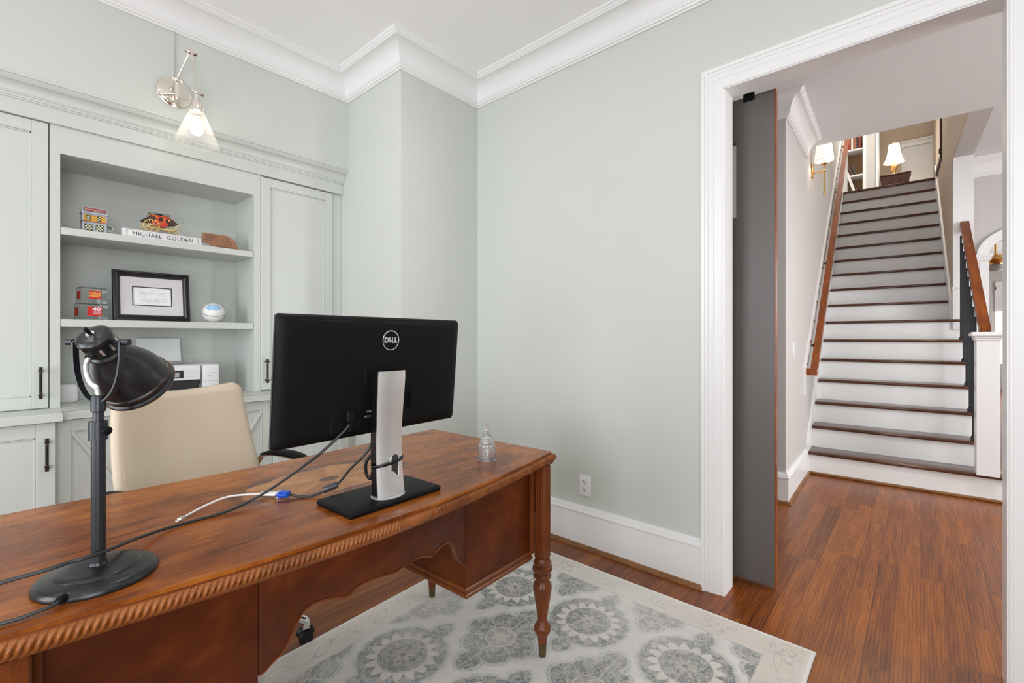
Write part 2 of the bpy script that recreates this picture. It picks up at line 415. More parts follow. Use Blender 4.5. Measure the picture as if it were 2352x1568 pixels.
def rug_mat():
    m, nt, b = newmat('medallion_rug'); setp(b, (0.5, 0.48, 0.45), 0.95, 0, 0.1, sheen=0.25)
    c = coords(nt)
    sep = nt.nodes.new('ShaderNodeSeparateXYZ'); nt.links.new(c, sep.inputs[0])
    wob = noise(nt, c, 40, 2, 0.5)
    x = X(sep.outputs[0])+(X(wob.outputs[0])-0.5)*0.006; y = X(sep.outputs[1])+(X(wob.outputs[0])-0.5)*0.006
    ox, oy, px, py = -1.480, 1.050, 0.4160, 0.650
    fine = noise(nt, c, 85, 3, 0.7, 1.8); vine = noise(nt, c, 62, 2, 0.5, 2.6); soft = noise(nt, c, 7.0, 6, 0.72); pile = noise(nt, c, 900, 2, 0.6)
    vinev = X(vine.outputs[0]); finev = X(fine.outputs[0])
    vein = near(vinev, 0.5, 0.035)                      # thin curly lines
    vein2 = near(finev, 0.5, 0.06)
    cream = ramp(nt, soft.outputs[0], [(0.3, (0.58, 0.555, 0.52)), (0.7, (0.76, 0.745, 0.725))])
    col = cream
    def local(cx, cy):
        lx = (x-cx)/px+0.5; ly = (y-cy)/py+0.5
        return (X.op('FRACT', lx+40.0)-0.5)*px, (X.op('FRACT', ly+40.0)-0.5)*py
    slate = ramp(nt, finev, [(0.36, (0.040, 0.060, 0.090)), (0.47, (0.110, 0.140, 0.160)), (0.53, (0.20, 0.215, 0.20)), (0.60, (0.46, 0.41, 0.35))])
    green = (0.46, 0.485, 0.455)
    # --- sunburst medallions
    lx, ly = local(ox, oy)
    r = (lx*lx+ly*ly).sqrt(); ang = X.op('ARCTAN2', ly, lx)
    fq = (ly.abs()-0.195)/0.062
    fin = (lx.abs()/0.040)+fq*fq          # leaf shaped finials above and below
    outer = r-(0.166+(ang*9.0).cos().abs()*0.006)
    halo = outer.mn((fin-1.0)*0.035)
    hm = 1-step(halo, 0.010, 0.003)
    col = mixc(nt, hm*0.85, col, green)
    col = mixc(nt, near(halo, 0.008, 0.004)*0.8, col, (0.60, 0.60, 0.56))
    body = 1-step(halo, -0.004, 0.003)
    col = mixc(nt, body, col, slate)
    pet = (ang*8.0).cos().abs()
    petr = 0.100+pet*0.038
    pm = (1-step(r, 0.0, 1.0)*0)*(1-step(r-petr, 0.0, 0.003))*step(r, 0.094, 0.003)
    col = mixc(nt, pm, col, ramp(nt, soft.outputs[0], [(0.3, (0.56, 0.535, 0.49)), (0.7, (0.70, 0.68, 0.64))]))
    col = mixc(nt, near(r-petr, 0.0, 0.0035)*0.8, col, (0.23, 0.19, 0.15))
    col = mixc(nt, near(r, 0.090, 0.004)*0.75, col, (0.34, 0.29, 0.24))
    disc = 1-step(r, 0.086, 0.003)
    col = mixc(nt, disc, col, slate)
    ros = 0.020+(ang*4.0).cos().abs()*0.022
    col = mixc(nt, (1-step(r-ros, 0.0, 0.003))*0.8, col, (0.46, 0.41, 0.36))
    col = mixc(nt, (1-step(r, 0.009, 0.003)), col, (0.07, 0.08, 0.12))
    red = 1-step((((lx+0.000)-0.018)*((lx)-0.018)+(ly+0.016)*(ly+0.016)).sqrt(), 0.009, 0.003)
    col = mixc(nt, red*vein2, col, (0.30, 0.04, 0.04))
    # --- quatrefoil medallions
    qx, qy = local(ox+px/2, oy+py/2)
    r2 = (qx*qx+qy*qy).sqrt(); a2 = X.op('ARCTAN2', qy, qx)
    lobes = (a2*3.0).cos().abs()
    tq = (qy.abs()-0.175)/0.066
    tip = (qx.abs()/0.048)+tq*tq*step(qy.abs(), 0.10, 0.01)+(1-step(qy.abs(), 0.10, 0.01))*9.0
    edge = (r2-(0.128+lobes*0.030)).mn((tip-1.0)*0.04)
    col = mixc(nt, (1-step(edge, 0.016, 0.003))*0.9, col, green)
    col = mixc(nt, near(edge, 0.015, 0.0035)*0.7, col, (0.72, 0.72, 0.68))
    dots = near(edge, 0.008, 0.004)*(a2*46.0).cos().gt(0.55)
    col = mixc(nt, dots*0.8, col, (0.12, 0.11, 0.11))
    col = mixc(nt, 1-step(edge, -0.002, 0.002), col, slate)
    col = mixc(nt, near(edge, -0.001, 0.003)*0.8, col, (0.56, 0.55, 0.50))
    spoke = near(lobes*r2/3.0, 0.0, 0.0035)*step(r2, 0.062, 0.003)*(1-step(edge, -0.002, 0.002))
    col = mixc(nt, spoke*0.8, col, (0.56, 0.55, 0.50))
    col = mixc(nt, (1-step(r2, 0.058, 0.002)), col, ramp(nt, finev, [(0.4, (0.20, 0.17, 0.14)), (0.55, (0.42, 0.385, 0.345))]))
    col = mixc(nt, near(r2, 0.060, 0.004)*0.9, col, (0.60, 0.59, 0.55))
    fl = 0.018+(a2*3.0+0.5).cos().abs()*0.022
    col = mixc(nt, (1-step(r2-fl, 0.0, 0.003))*0.8, col, (0.50, 0.47, 0.43))
    # --- filler vines on the ground
    col = mixc(nt, vein*(1-body)*0.22, col, (0.32, 0.31, 0.29))
    # --- borders
    x1, y0, y1 = -0.30, -0.30, 2.112
    x0 = (y+0.30)*(-0.058)-1.760
    de = (x-x0).mn(x1*1.0-x).mn(y-y0).mn(y1*1.0-y)
    bm_ = 1-step(de, 0.150, 0.002)
    bt = mixc(nt, soft.outputs[0], (0.60, 0.50, 0.41), (0.76, 0.72, 0.67))
    col = mixc(nt, bm_, col, bt)
    # scrolling roundels in the border
    bl = (X.op('FRACT', (x+y)*4.0+20.0)-0.5)/4.0
    bd = (bl*bl+(de-0.085)*(de-0.085)).sqrt()
    wav = near((((x+y)*25.13).sin()*0.030+0.085-de), 0.0, 0.004)
    col = mixc(nt, bm_*near(bd, 0.030, 0.006)*0.7, col, (0.28, 0.27, 0.26))
    col = mixc(nt, bm_*vein*step(de, 0.030, 0.002)*0.65, col, (0.28, 0.25, 0.22))
    col = mixc(nt, bm_*wav*0.6, col, (0.30, 0.28, 0.25))
    col = mixc(nt, near(de, 0.150, 0.004)*0.6, col, (0.26, 0.23, 0.21))
    col = mixc(nt, near(de, 0.030, 0.003)*0.4, col, (0.36, 0.33, 0.30))
    col = mixc(nt, 1-step(de, 0.012, 0.002), col, (0.80, 0.79, 0.76))
    # pile mottling, worn specks, and pale patches that paint in glare
    glare_fade = noise(nt, c, 1.3, 3, 0.5)
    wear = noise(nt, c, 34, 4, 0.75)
    fd = (step(X(glare_fade.outputs[0]), 0.46, 0.20)*0.40+step(X(wear.outputs[0]), 0.45, 0.12)*0.30+0.08).cl()
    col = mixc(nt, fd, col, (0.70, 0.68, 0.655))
    col = mixc(nt, X(pile.outputs[0])*0.14, col, (0.36, 0.345, 0.33))
    nt.links.new(col, b.inputs['Base Color'])
    bump(nt, b, X(pile.outputs[0])*0.8+finev*0.5, 0.5, 0.002)
    return m
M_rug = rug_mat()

def leather_mat():
    m, nt, b = newmat('cream_leather'); setp(b, (0.56, 0.46, 0.34), 0.42, 0, 0.45)
    c = coords(nt); v = nt.nodes.new('ShaderNodeTexVoronoi'); v.inputs['Scale'].default_value = 420; nt.links.new(c, v.inputs['Vector'])
    n = noise(nt, c, 6, 4, 0.5, 0.6, (1, 1, 0.35)); bump(nt, b, X(v.outputs[0])*0.3+X(n.outputs[0])*1.5, 0.22, 0.004)
    nt.links.new(mixc(nt, n.outputs[0], (0.53, 0.435, 0.325), (0.60, 0.50, 0.38)), b.inputs['Base Color'])
    return m
M_leather = leather_mat()
def glass_mat(name, color=(1, 1, 1), rough=0.0, ior=1.45, fac=1.0):
    m, nt, b = newmat(name); setp(b, color, rough, 0, 0.5, trans=fac, ior=ior)
    n = noise(nt, coords(nt), 8, 2); bump(nt, b, n.outputs[0], 0.02, 0.001); return m
M_glass = glass_mat('clear_glass')
M_crystal = glass_mat('cut_crystal', (0.97, 0.98, 1.0), 0.05, 1.5, 0.90)
def thinclear(name, tint=(0.985, 0.99, 0.988)):
    m = bpy.data.materials.new(name); m.use_nodes = True; nt = m.node_tree; X.nt = nt
    tr = nt.nodes.new('ShaderNodeBsdfTransparent'); tr.inputs[0].default_value = (*tint, 1); gl = nt.nodes.new('ShaderNodeBsdfGlossy'); gl.inputs['Roughness'].default_value = 0.03
    mx = nt.nodes.new('ShaderNodeMixShader'); fr = nt.nodes.new('ShaderNodeFresnel'); fr.inputs[0].default_value = 1.49
    n = noise(nt, coords(nt), 12, 2); f = X(fr.outputs[0])*(X(n.outputs[0])*0.2+0.9)
    nt.links.new(f.v, mx.inputs[0]); nt.links.new(tr.outputs[0], mx.inputs[1]); nt.links.new(gl.outputs[0], mx.inputs[2])
    nt.links.new(mx.outputs[0], nt.nodes['Material Output'].inputs[0]); return m
M_acrylic = thinclear('clear_acrylic')
def seedglass():
    m = bpy.data.materials.new('pale_shade_glass'); m.use_nodes = True; nt = m.node_tree; X.nt = nt
    out = nt.nodes['Material Output']; p = nt.nodes['Principled BSDF']
    setp(p, (0.95, 0.92, 0.88), 0.08, 0, 0.6)
    tr = nt.nodes.new('ShaderNodeBsdfTransparent'); mx = nt.nodes.new('ShaderNodeMixShader')
    lw = nt.nodes.new('ShaderNodeLayerWeight'); lw.inputs[0].default_value = 0.35
    n = noise(nt, coords(nt), 30, 3)
    f = (X(lw.outputs[1])*0.40+0.01+X(n.outputs[0])*0.06).cl()
    nt.links.new(f.v, mx.inputs[0]); nt.links.new(tr.outputs[0], mx.inputs[1]); nt.links.new(p.outputs[0], mx.inputs[2])
    nt.links.new(mx.outputs[0], out.inputs[0]); return m
M_shadeglass = seedglass()
def emit_mat(name, color, strength, base=(0.8, 0.8, 0.8)):
    m, nt, b = newmat(name); setp(b, base, 0.6, emit=color, es=strength)
    n = noise(nt, coords(nt), 40, 2)
    nt.links.new((X(n.outputs[0])*0.06*strength+strength*0.97).v, b.inputs['Emission Strength']); return m
M_bulb = emit_mat('lit_bulb', (1.0, 0.88, 0.72), 9)
M_shadelit = emit_mat('lit_fabric_shade', (1.0, 0.86, 0.66), 0.85, (0.85, 0.80, 0.72))
M_pane = emit_mat('bright_daylit_pane', (1.0, 1.0, 0.98), 1.15)
M_mirror = metal('mirror_glass', (0.80, 0.84, 0.82), 0.02)

# ================================================================== THE STUDY'S SHELL
XA, YB, X1, YR, H = -2.98, 1.663, -2.362, 2.312, 2.995       # wall planes
XR, YK = 1.62, -2.60                                          # right wall, wall behind the camera
YH = 2.412                                                    # hall face of the doorway wall
JL, JR, JT = -0.690, 0.223, 2.395                             # doorway opening

MB().box((-3.7, -2.8, -0.12), (4.6, 17, 0)).build('floor', M_floor, kind='structure')
MB().box((-3.7, -2.8, H), (1.9, YH, H+0.12)).build('ceiling', M_ceil, kind='structure')
# left wall: bulkhead above the built-in, solid wall further along behind it
MB().box((-3.50, YK-0.1, 2.392), (XA, YB+0.02, H)).box((-3.55, YK-0.1, 0), (-3.40, YB+0.02, H)).build('wall_left', M_wall, kind='structure')
# chimney breast / chase in the corner
MB().box((-3.50, YB, 0), (X1, YH, H)).build('wall_corner', M_wall, kind='structure')
MB().box((X1, YR, 0), (JL-0.02, YH, H)).box((JR+0.02, YR, 0), (XR+0.1, YH, H)).box((JL-0.02, YR, JT+0.02), (JR+0.02, YH, H)) \
    .build('wall_doorway', M_wall, kind='structure')
def wall_with_windows(name, mat, plane, a0, a1, wins, axis, th=0.12):
    m = MB()
    def bx(u0, u1, z0, z1):
        if axis == 'y': m.box((u0, plane-th, z0), (u1, plane, z1))
        else: m.box((plane, u0, z0), (plane+th, u1, z1))
    u = a0
    for (w0, w1, z0, z1) in sorted(wins):
        bx(u, w0, 0, H); bx(w0, w1, 0, z0); bx(w0, w1, z1, H); u = w1
    bx(u, a1, 0, H)
    return m.build(name, mat, kind='structure')
BW = [(-2.18, -0.92, 0.45, 2.68), (-0.38, 0.88, 0.45, 2.68)]
wall_with_windows('wall_back', M_wall, YK, -3.5, XR+0.1, BW, 'y')
RW = [(-1.75, -0.05, 0.45, 2.68)]
wall_with_windows('wall_right', M_wall, XR, YK-0.1, YR, RW, 'x')
def window(idx, w0, w1, z0, z1, axis, plane):
    f = MB()
    def bx(mb, u0, u1, za, zb, d0, d1, bev=0.003):
        if axis == 'y': mb.box((u0, plane-d1, za), (u1, plane-d0, zb), bev)
        else: mb.box((plane+d0, u0, za), (plane+d1, u1, zb), bev)
    t = 0.05
    for (a, b_, c_, d_) in ((w0, w0+t, z0, z1), (w1-t, w1, z0, z1), (w0, w1, z0, z0+t), (w0, w1, z1-t, z1)): bx(f, a, b_, c_, d_, 0.02, 0.09)
    mz = (z0+z1)/2; bx(f, w0, w1, mz-0.025, mz+0.025, 0.03, 0.08)
    mu = (w0+w1)/2; bx(f, mu-0.012, mu+0.012, z0, z1, 0.04, 0.07)
    c = 0.10
    for (a, b_, c_, d_) in ((w0-c, w0, z0-c, z1+c), (w1, w1+c, z0-c, z1+c), (w0-c, w1+c, z1, z1+c), (w0-c, w1+c, z0-c, z0)): bx(f, a, b_, c_, d_, -0.02, 0.0)
    o = f.build('window_%d' % idx, M_trim, kind='structure')
    g = MB(); bx(g, w0+t, w1-t, z0+t, z1-t, 0.052, 0.056, 0); g.build('pane', M_clearpane, o)
def clearpane():
    m = bpy.data.materials.new('window_pane_glass'); m.use_nodes = True; nt = m.node_tree; X.nt = nt
    tr = nt.nodes.new('ShaderNodeBsdfTransparent'); gl = nt.nodes.new('ShaderNodeBsdfGlossy'); gl.inputs['Roughness'].default_value = 0.02
    mx = nt.nodes.new('ShaderNodeMixShader'); fr = nt.nodes.new('ShaderNodeFresnel')
    n = noise(nt, coords(nt), 3, 2); f = X(fr.outputs[0])*(X(n.outputs[0])*0.1+0.95)
    nt.links.new(f.v, mx.inputs[0]); nt.links.new(tr.outputs[0], mx.inputs[1]); nt.links.new(gl.outputs[0], mx.inputs[2])
    nt.links.new(mx.outputs[0], nt.nodes['Material Output'].inputs[0]); return m
M_clearpane = clearpane()
for i, (a, b_, c_, d_) in enumerate(BW): window(i+1, a, b_, c_, d_, 'y', YK)
window(3, *RW[0], 'x', XR)

# mouldings ---------------------------------------------------------
def crown_prof(top, p=0.14, h=0.152):
    # (out, z) cove crown: small bead at the wall, cove, fillets at the ceiling
    P = [(0.0, top-h), (0.012, top-h), (0.014, top-h+0.008), (0.022, top-h+0.010), (0.026, top-h+0.020), (0.030, top-h+0.022), (0.033, top-h+0.028)]
    for i in range(9):
        a = PI/2*i/8
        P.append((0.036+(p-0.036-0.026)*(1-math.cos(a)), top-h+0.032+(h-0.032-0.030)*math.sin(a)))
    P += [(p-0.022, top-0.030), (p-0.020, top-0.025), (p-0.014, top-0.022), (p-0.008, top-0.014), (p-0.004, top-0.012), (p, top-0.008), (p, top), (0, top)]
    return P
study = [(XA, YK), (XA, YB), (X1, YB), (X1, YR), (XR, YR), (XR, YK)]
mit = [(1, 1), (1, -1), (1, -1), (1, -1), (-1, -1), (-1, 1)]
MB().sweep(crown_prof(H), study, mit, closed=True).build('trim_1', M_trim, kind='structure', smooth=25)
def base_prof(h=0.240, t=0.018):
    return [(0, 0.0), (t, 0.0), (t, h-0.042), (t+0.004, h-0.040), (t+0.005, h-0.034), (t-0.001, h-0.022), (t-0.003, h-0.012), (t-0.009, h-0.008), (t-0.010, h), (0, h)]
def shoe_prof(off=0.018): return [(off, 0.0), (off+0.018, 0), (off+0.017, 0.008), (off+0.012, 0.016), (off+0.004, 0.020), (off, 0.021)]
bpA = [(X1-0.0, YB+0.02), (X1, YR), (JL-0.100, YR)]
MB().sweep(base_prof(), bpA, [(1, -0), (1, -1), (0, -1)]).build('baseboard_doorway', M_trim, kind='structure', smooth=25)
MB().sweep(shoe_prof(), bpA, [(1, 0), (1, -1), (0, -1)]).build('baseboard_shoe', M_shoe, kind='structure', smooth=25)
bpB = [(XA+0.02, YB), (X1, YB)]
MB().sweep(base_prof(), [(-2.86, YB), (X1+0.018, YB)], [(0, -1), (0, -1)]).build('baseboard_corner', M_trim, kind='structure', smooth=25)
bpC = [(JR+0.105, YR), (XR, YR), (XR, YK), (-2.9, YK)]
MB().sweep(base_prof(), bpC, [(0, -1), (-1, -1), (-1, 1), (0, 1)]).build('baseboard_right', M_trim, kind='structure', smooth=25)

# door casing (swept around the opening) and jamb lining
def casing(mb, yface, sgn, x0=JL, x1=JR, zt=JT):
    # profile (w = distance from opening, d = thickness off the wall)
    prof = [(0.0, 0), (0.0, 0.010), (0.003, 0.013), (0.010, 0.013), (0.012, 0.0115), (0.018, 0.013), (0.040, 0.0165), (0.042, 0.0152), (0.046, 0.018),
            (0.066, 0.019), (0.068, 0.0178), (0.072, 0.021), (0.084, 0.022), (0.086, 0.026), (0.100, 0.028), (0.102, 0.025), (0.102, 0)]
    rows = []
    for (cx, cz, mx_, mz_) in ((x0-0.004, 0, -1, 0), (x0-0.004, zt+0.004, -1, 1), (x1+0.004, zt+0.004, 1, 1), (x1+0.004, 0, 1, 0)):
        rows.append([mb.bm.verts.new((cx+mx_*w_, yface+sgn*d_, cz+mz_*w_)) for w_, d_ in prof])
    n = len(prof)
    for A, B in zip(rows[:-1], rows[1:]):
        for k in range(n): mb.bm.faces.new([A[k], A[(k+1) % n], B[(k+1) % n], B[k]])
    mb.bm.faces.new(rows[0]); mb.bm.faces.new(rows[-1])
    bmesh.ops.recalc_face_normals(mb.bm, faces=mb.bm.faces)
    return mb
casing(MB(), YR, -1).build('trim_2', M_trim, kind='structure', smooth=25)
casing(MB(), YH, 1).build('trim_3', M_trim, kind='structure', smooth=25)
MB().box((JL-0.02, YR-0.008, 0), (JL, YH+0.008, JT+0.02)).box((JR, YR-0.008, 0), (JR+0.02, YH+0.008, JT+0.02)).box((JL-0.02, YR-0.008, JT), (JR+0.02, YH+0.008, JT+0.02)) \
    .build('trim_4', M_trim, kind='structure', smooth=0)

# ================================================================== HALL AND STAIRWELL SHELL
TH = 0.032
SO = Vector((-0.753, 4.889, 0))
SM = Matrix.Translation(SO) @ Matrix.Rotation(TH, 4, 'Z')     # stair frame: s across, t up the flight
def S(s, t, z): return SM @ Vector((s, t, z))
def Sbox(mb, a, b, bev=0): return mb.box(a, b, bev, SM)
RUN, RISE, W1, W2 = 0.2275, 0.2006, 1.125, 1.048
ZU0 = 17*RISE-0.045
WL = -0.022
# left wall of hall + stairs, with stub end facing the study
Sbox(MB(), (-3.2, -0.99, 0), (WL, 8.2, 6.1)).build('wall_hall_left', M_hallwall, kind='structure')
# right wall of the stairwell: part above the hall ceiling, the full height part, and the part below the landing
m = MB(); Sbox(m, (W2, 0.20, H), (W2+0.14, 1.40, 6.1)); Sbox(m, (W2, 1.40, 0), (W2+0.14, 2.63, 6.1)); Sbox(m, (W2, 2.63, 0), (W2+0.14, 3.72, 3.40))
m.build('wall_stairwell_right', M_hallwall, kind='structure')
m = MB(); Sbox(m, (W2-0.012, 0.195, H+0.001), (W2, 2.64, 6.0)); Sbox(m, (W2-0.012, 1.405, 1.2), (W2, 2.64, H+0.001)); Sbox(m, (W2-0.012, 2.64, 2.2), (W2, 3.64, ZU0))  # tan lining; below the hall ceiling it paints in warm lamp light
m.build('wall_stairwell_tan_glow', M_upwall, kind='structure')
# hall ceiling with the stair opening, and the slab edge
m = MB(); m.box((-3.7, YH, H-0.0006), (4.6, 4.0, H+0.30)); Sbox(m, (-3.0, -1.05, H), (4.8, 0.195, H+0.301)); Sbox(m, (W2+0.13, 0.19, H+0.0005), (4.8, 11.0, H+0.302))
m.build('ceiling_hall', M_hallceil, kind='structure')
# wall in line with the stairs' side wall: arched opening into the living room
def arch_wall():
    t0, t1, z1 = 1.62, 1.74, H
    mb = MB(); sL = 1.316; a, b_ = 0.414, 0.214; zs = 2.045; sc_ = sL+a; N = 20
    Sbox(mb, (W2+0.10, t0, 0), (sL, t1, z1)); Sbox(mb, (sc_+a, t0, 0), (5.2, t1, z1))
    arc = [(sc_-a*math.cos(PI*i/N), zs+b_*math.sin(PI*i/N)) for i in range(N+1)]
    for (p, q) in zip(arc[:-1], arc[1:]):
        mb.prism([(p[0], p[1]), (q[0], q[1]), (q[0], z1), (p[0], z1)], t0, t1, 'y', SM)
    return mb.build('wall_arch', M_hallwall, kind='structure')
arch_wall()
def arch_casing():
    mb = MB(); sL = 1.316; a, b_ = 0.414, 0.214; zs = 2.045; sc_ = sL+a; N = 24
    prof = [(0, 0.0), (0, 0.018), (0.060, 0.022), (0.064, 0.030), (0.086, 0.030), (0.086, 0)]
    rows = []
    for i in range(N+1):
        A = PI*i/N
        rows.append([mb.bm.verts.new(SM @ Vector((sc_-(a+w_)*math.cos(A), 1.62-d_, zs+(b_+w_)*math.sin(A)))) for w_, d_ in prof])
    for A, B in zip(rows[:-1], rows[1:]):
        for k in range(len(prof)): mb.bm.faces.new([A[k], A[(k+1) % 6], B[(k+1) % 6], B[k]])
    for s0, s1 in ((sL-0.086, sL), (sc_+a, sc_+a+0.086)):
        Sbox(mb, (s0, 1.595, 0), (s1, 1.62, 1.985)); Sbox(mb, (s0+0.02, 1.590, 0.1), (s1-0.02, 1.596, 1.97))
        Sbox(mb, (s0-0.02, 1.575, 1.985), (s1+0.015, 1.76, 2.015)); Sbox(mb, (s0-0.03, 1.565, 2.015), (s1+0.025, 1.77, 2.045))
    Sbox(mb, (sL-0.006, 1.60, 0), (sL, 1.75, 1.985))
    bmesh.ops.recalc_face_normals(mb.bm, faces=mb.bm.faces)
    return mb.build('trim_5', M_trim, kind='structure', smooth=25)
arch_casing()
# end post where the closed stair wall starts (painted white end face with a low cap)
m = MB(); Sbox(m, (W2-0.004, 1.392, 0), (W2+0.142, 1.40, H)); Sbox(m, (W2-0.010, 1.372, 1.30), (W2+0.078, 1.392, 1.70), 0.002); Sbox(m, (W2-0.016, 1.366, 1.70), (W2+0.084, 1.394, 1.72), 0.003)
m.build('trim_6', M_trim, kind='structure')
def Ssweep(prof, path, mit_, name, mat, kind='structure'):
    mb = MB(); mb.sweep(prof, path, mit_); bmesh.ops.transform(mb.bm, matrix=SM, verts=mb.bm.verts)
    return mb.build(name, mat, kind=kind, smooth=25)
Ssweep(crown_prof(H, 0.14, 0.165), [(WL, -0.99), (WL, 0.0)], [(1, 0), (1, 0)], 'trim_7', M_trim) if False else None
Ssweep(crown_prof(H, 0.125, 0.155), [(-1.5, -0.99), (WL, -0.99), (WL, 0.0)], [(0, -1), (1, -1), (1, 0)], 'trim_7', M_trim)
Ssweep(crown_prof(H, 0.12, 0.175), [(W2+0.14, 1.62), (5.0, 1.62)], [(0, -1), (0, -1)], 'trim_8', M_trim)
Ssweep(base_prof(0.225, 0.02), [(-1.5, -0.99), (WL, -0.99), (WL, -0.02)], [(0, -1), (1, -1), (1, 0)], 'baseboard_hall', M_trim)
Ssweep(shoe_prof(0.02), [(-1.5, -0.99), (WL, -0.99), (WL, -0.0)], [(0, -1), (1, -1), (1, 0)], 'baseboard_hall_shoe', M_shoe)
# far ends of hall so light stays in: right end is a glazed opening
MB().box((4.5, YH, 0), (4.6, 3.9-1.0, H)).box((4.5, 4.5, 0), (4.6, 17, H)).box((4.5, 2.9, 2.5), (4.6, 4.5, H)).build('wall_hall_right', M_hallwall, kind='structure')
# living room beyond the arch
MB().box((-1.2, 16.0, 0), (4.6, 16.1, H)).build('wall_living_room', M_hallwall, kind='structure')

# upstairs landing ---------------------------------------------------
ZU = 17*RISE-0.0
m = MB(); Sbox(m, (WL, 3.66, ZU-0.36), (W2, 8.0, ZU)); Sbox(m, (W2, 2.63, ZU-0.05), (4.0, 8.0, ZU))
m.build('floor_landing', M_hallwall, kind='structure')
m = MB(); Sbox(m, (0.395, 6.0, ZU), (3.0, 6.1, 6.0)); Sbox(m, (1.118, 5.2, ZU), (1.20, 6.0, 6.0)); m.build('wall_landing_back', M_upwall, kind='structure')
m = MB(); Sbox(m, (0.225, 4.86, ZU), (0.36, 6.05, 6.0)); m.build('wall_landing_left', M_hallwall, kind='structure')
m = MB(); Sbox(m, (0.36, 4.84, ZU), (0.395, 6.0, 6.0)); m.build('trim_9', M_trim, kind='structure')
m = MB(); Sbox(m, (-3.0, -1.2, 5.9), (5.0, 8.2, 6.0)); m.build('ceiling_landing', M_ceil, kind='structure')
m = MB(); Sbox(m, (0.69, 5.96, 4.63), (1.118, 6.0, 4.735), 0.004); Sbox(m, (0.69, 5.935, 4.70), (1.118, 5.96, 4.735), 0.004); m.build('trim_10', M_trim, kind='structure')
# dark oak edge of the landing, right side, with newel
m = MB(); Sbox(m, (W2-0.03, 2.63, ZU-0.04), (W2+0.09, 3.64, ZU+0.03), 0.004)
t = tag(m.build('landing_edge_rail', M_darkwood), 'dark wood edging along the side of the upstairs landing', 'rail')
m = MB(); Sbox(m, (W2-0.03, 2.64, ZU+0.031), (W2+0.03, 2.70, 5.2), 0.004)
Sbox(m, (W2-0.04, 2.633, ZU+0.031), (W2+0.04, 2.71, ZU+0.08), 0.004)
tag(m.build('newel_post', M_darkwood), 'tall dark wood newel post at the top right of the stairs', 'post')

# ================================================================== STAIRS
st = thing('staircase', 'straight staircase with oak treads and white risers', 'staircase', SO, TH)
for i in range(17):
    Wd = W1 if i < 7 else W2
    t0 = i*RUN; z1 = (i+1)*RISE-0.0
    riser_right = 1.42 if i == 0 else Wd
    m = MB(); m.box((0.0, t0+0.022, i*RISE), (riser_right-0.014, t0+0.042, z1-0.028))
    r = m.build('riser', M_riser, st)
    m = MB(); end = t0+RUN+0.03 if i < 16 else t0+0.12
    m.box((0.001, t0-0.006, z1-0.028), ((1.42 if i == 0 else (Wd+0.012 if i < 7 else Wd-0.014)), end, z1), 0.009, seg=2)
    m.build('tread', M_tread, st)
m = MB()      # white skirt boards on both walls
def skirt(mb, s0, s1, t0, t1, h):
    z = lambda t_: 0.172+t_*RISE/RUN
    mb.prism([(t0, max(0, z(t0)-0.4)), (t1, z(t1)-0.4), (t1, z(t1)+h), (t0, z(t0)+h)], s0, s1, 'x')
skirt(m, WL+0.001, 0.0, 0.0, 3.66, 0.10); m.build('skirt_board', M_trim, st)
m = MB(); skirt(m, W2-0.030, W2-0.0125, 1.42, 3.62, 0.20); m.build('skirt_board', M_trim, st)
m = MB(); m.box((0, -0.002, 0), (1.42, 0.022, 0.022), 0.006); m.build('shoe_moulding', M_shoe, st)
# closed wall below the open side treads
m = MB()
for i in range(1, 7): m.box((W1-0.03, i*RUN+0.045, 0), (W1-0.004, (i+1)*RUN+0.04, (i+1)*RISE-0.029))
m.build('side_panel', M_riser, st)

# newel post at the foot, right
nw = thing('newel_post', 'square white newel post with a stepped cap at the foot of the stairs', 'post', S(1.128, -0.06+0.065, RISE), TH)
m = MB(); m.box((-0.062, -0.065, 0), (0.062, 0.060, 1.00), 0.002); m.build('shaft', M_trim, nw)
m = MB(); m.box((-0.070, -0.073, 1.00), (0.070, 0.068, 1.014), 0.003); m.box((-0.076, -0.079, 1.014), (0.076, 0.074, 1.032), 0.004); m.box((-0.090, -0.093, 1.032), (0.090, 0.088, 1.052), 0.004)
m.prism([(-0.085, -0.088), (0.085, -0.088), (0.085, 0.083), (-0.085, 0.083)], 1.052, 1.062, 'z', bev=0.003); m.build('cap', M_trim, nw)

# right handrail with iron balusters
hr = thing('handrail', 'short oak handrail on dark iron balusters right of the stairs', 'handrail', SO, TH)
def railbar(mb, p0, p1, w_, h):
    a = Vector(p0); b = Vector(p1); M_ = axis_matrix(a, b-a, (1, 0, 0)); L = (b-a).length
    pts = [(-w_/2, -h/2), (w_/2, -h/2), (w_/2+0.004, 0), (w_/2-0.002, h*0.30), (w_*0.25, h/2), (-w_*0.25, h/2), (-w_/2+0.002, h*0.30), (-w_/2-0.004, 0)]
    mb.prism(pts, 0, L, 'z', M_)
m = MB(); railbar(m, (1.125, 0.07, 1.262), (1.125, 1.40, 1.262+1.33*0.80), 0.060, 0.075); m.build('rail', M_rail, hr)
for i in range(6):
    for dt in (0.035, 0.145):
        if i == 0: continue
        tt = i*RUN+dt; zb = (i+1)*RISE
        zt = 1.262+(tt-0.07)*0.80-0.03
        if tt > 1.37: continue
        m = MB(); m.box((1.090-0.0065, tt-0.0065, zb), (1.090+0.0065, tt+0.0065, zt)); m.box((1.090-0.015, tt-0.015, zb), (1.090+0.015, tt+0.015, zb+0.018), 0.004); m.box((1.090-0.011, tt-0.011, zb+0.018), (1.090+0.011, tt+0.011, zb+0.028), 0.003)
        m.build('baluster', M_iron, hr)

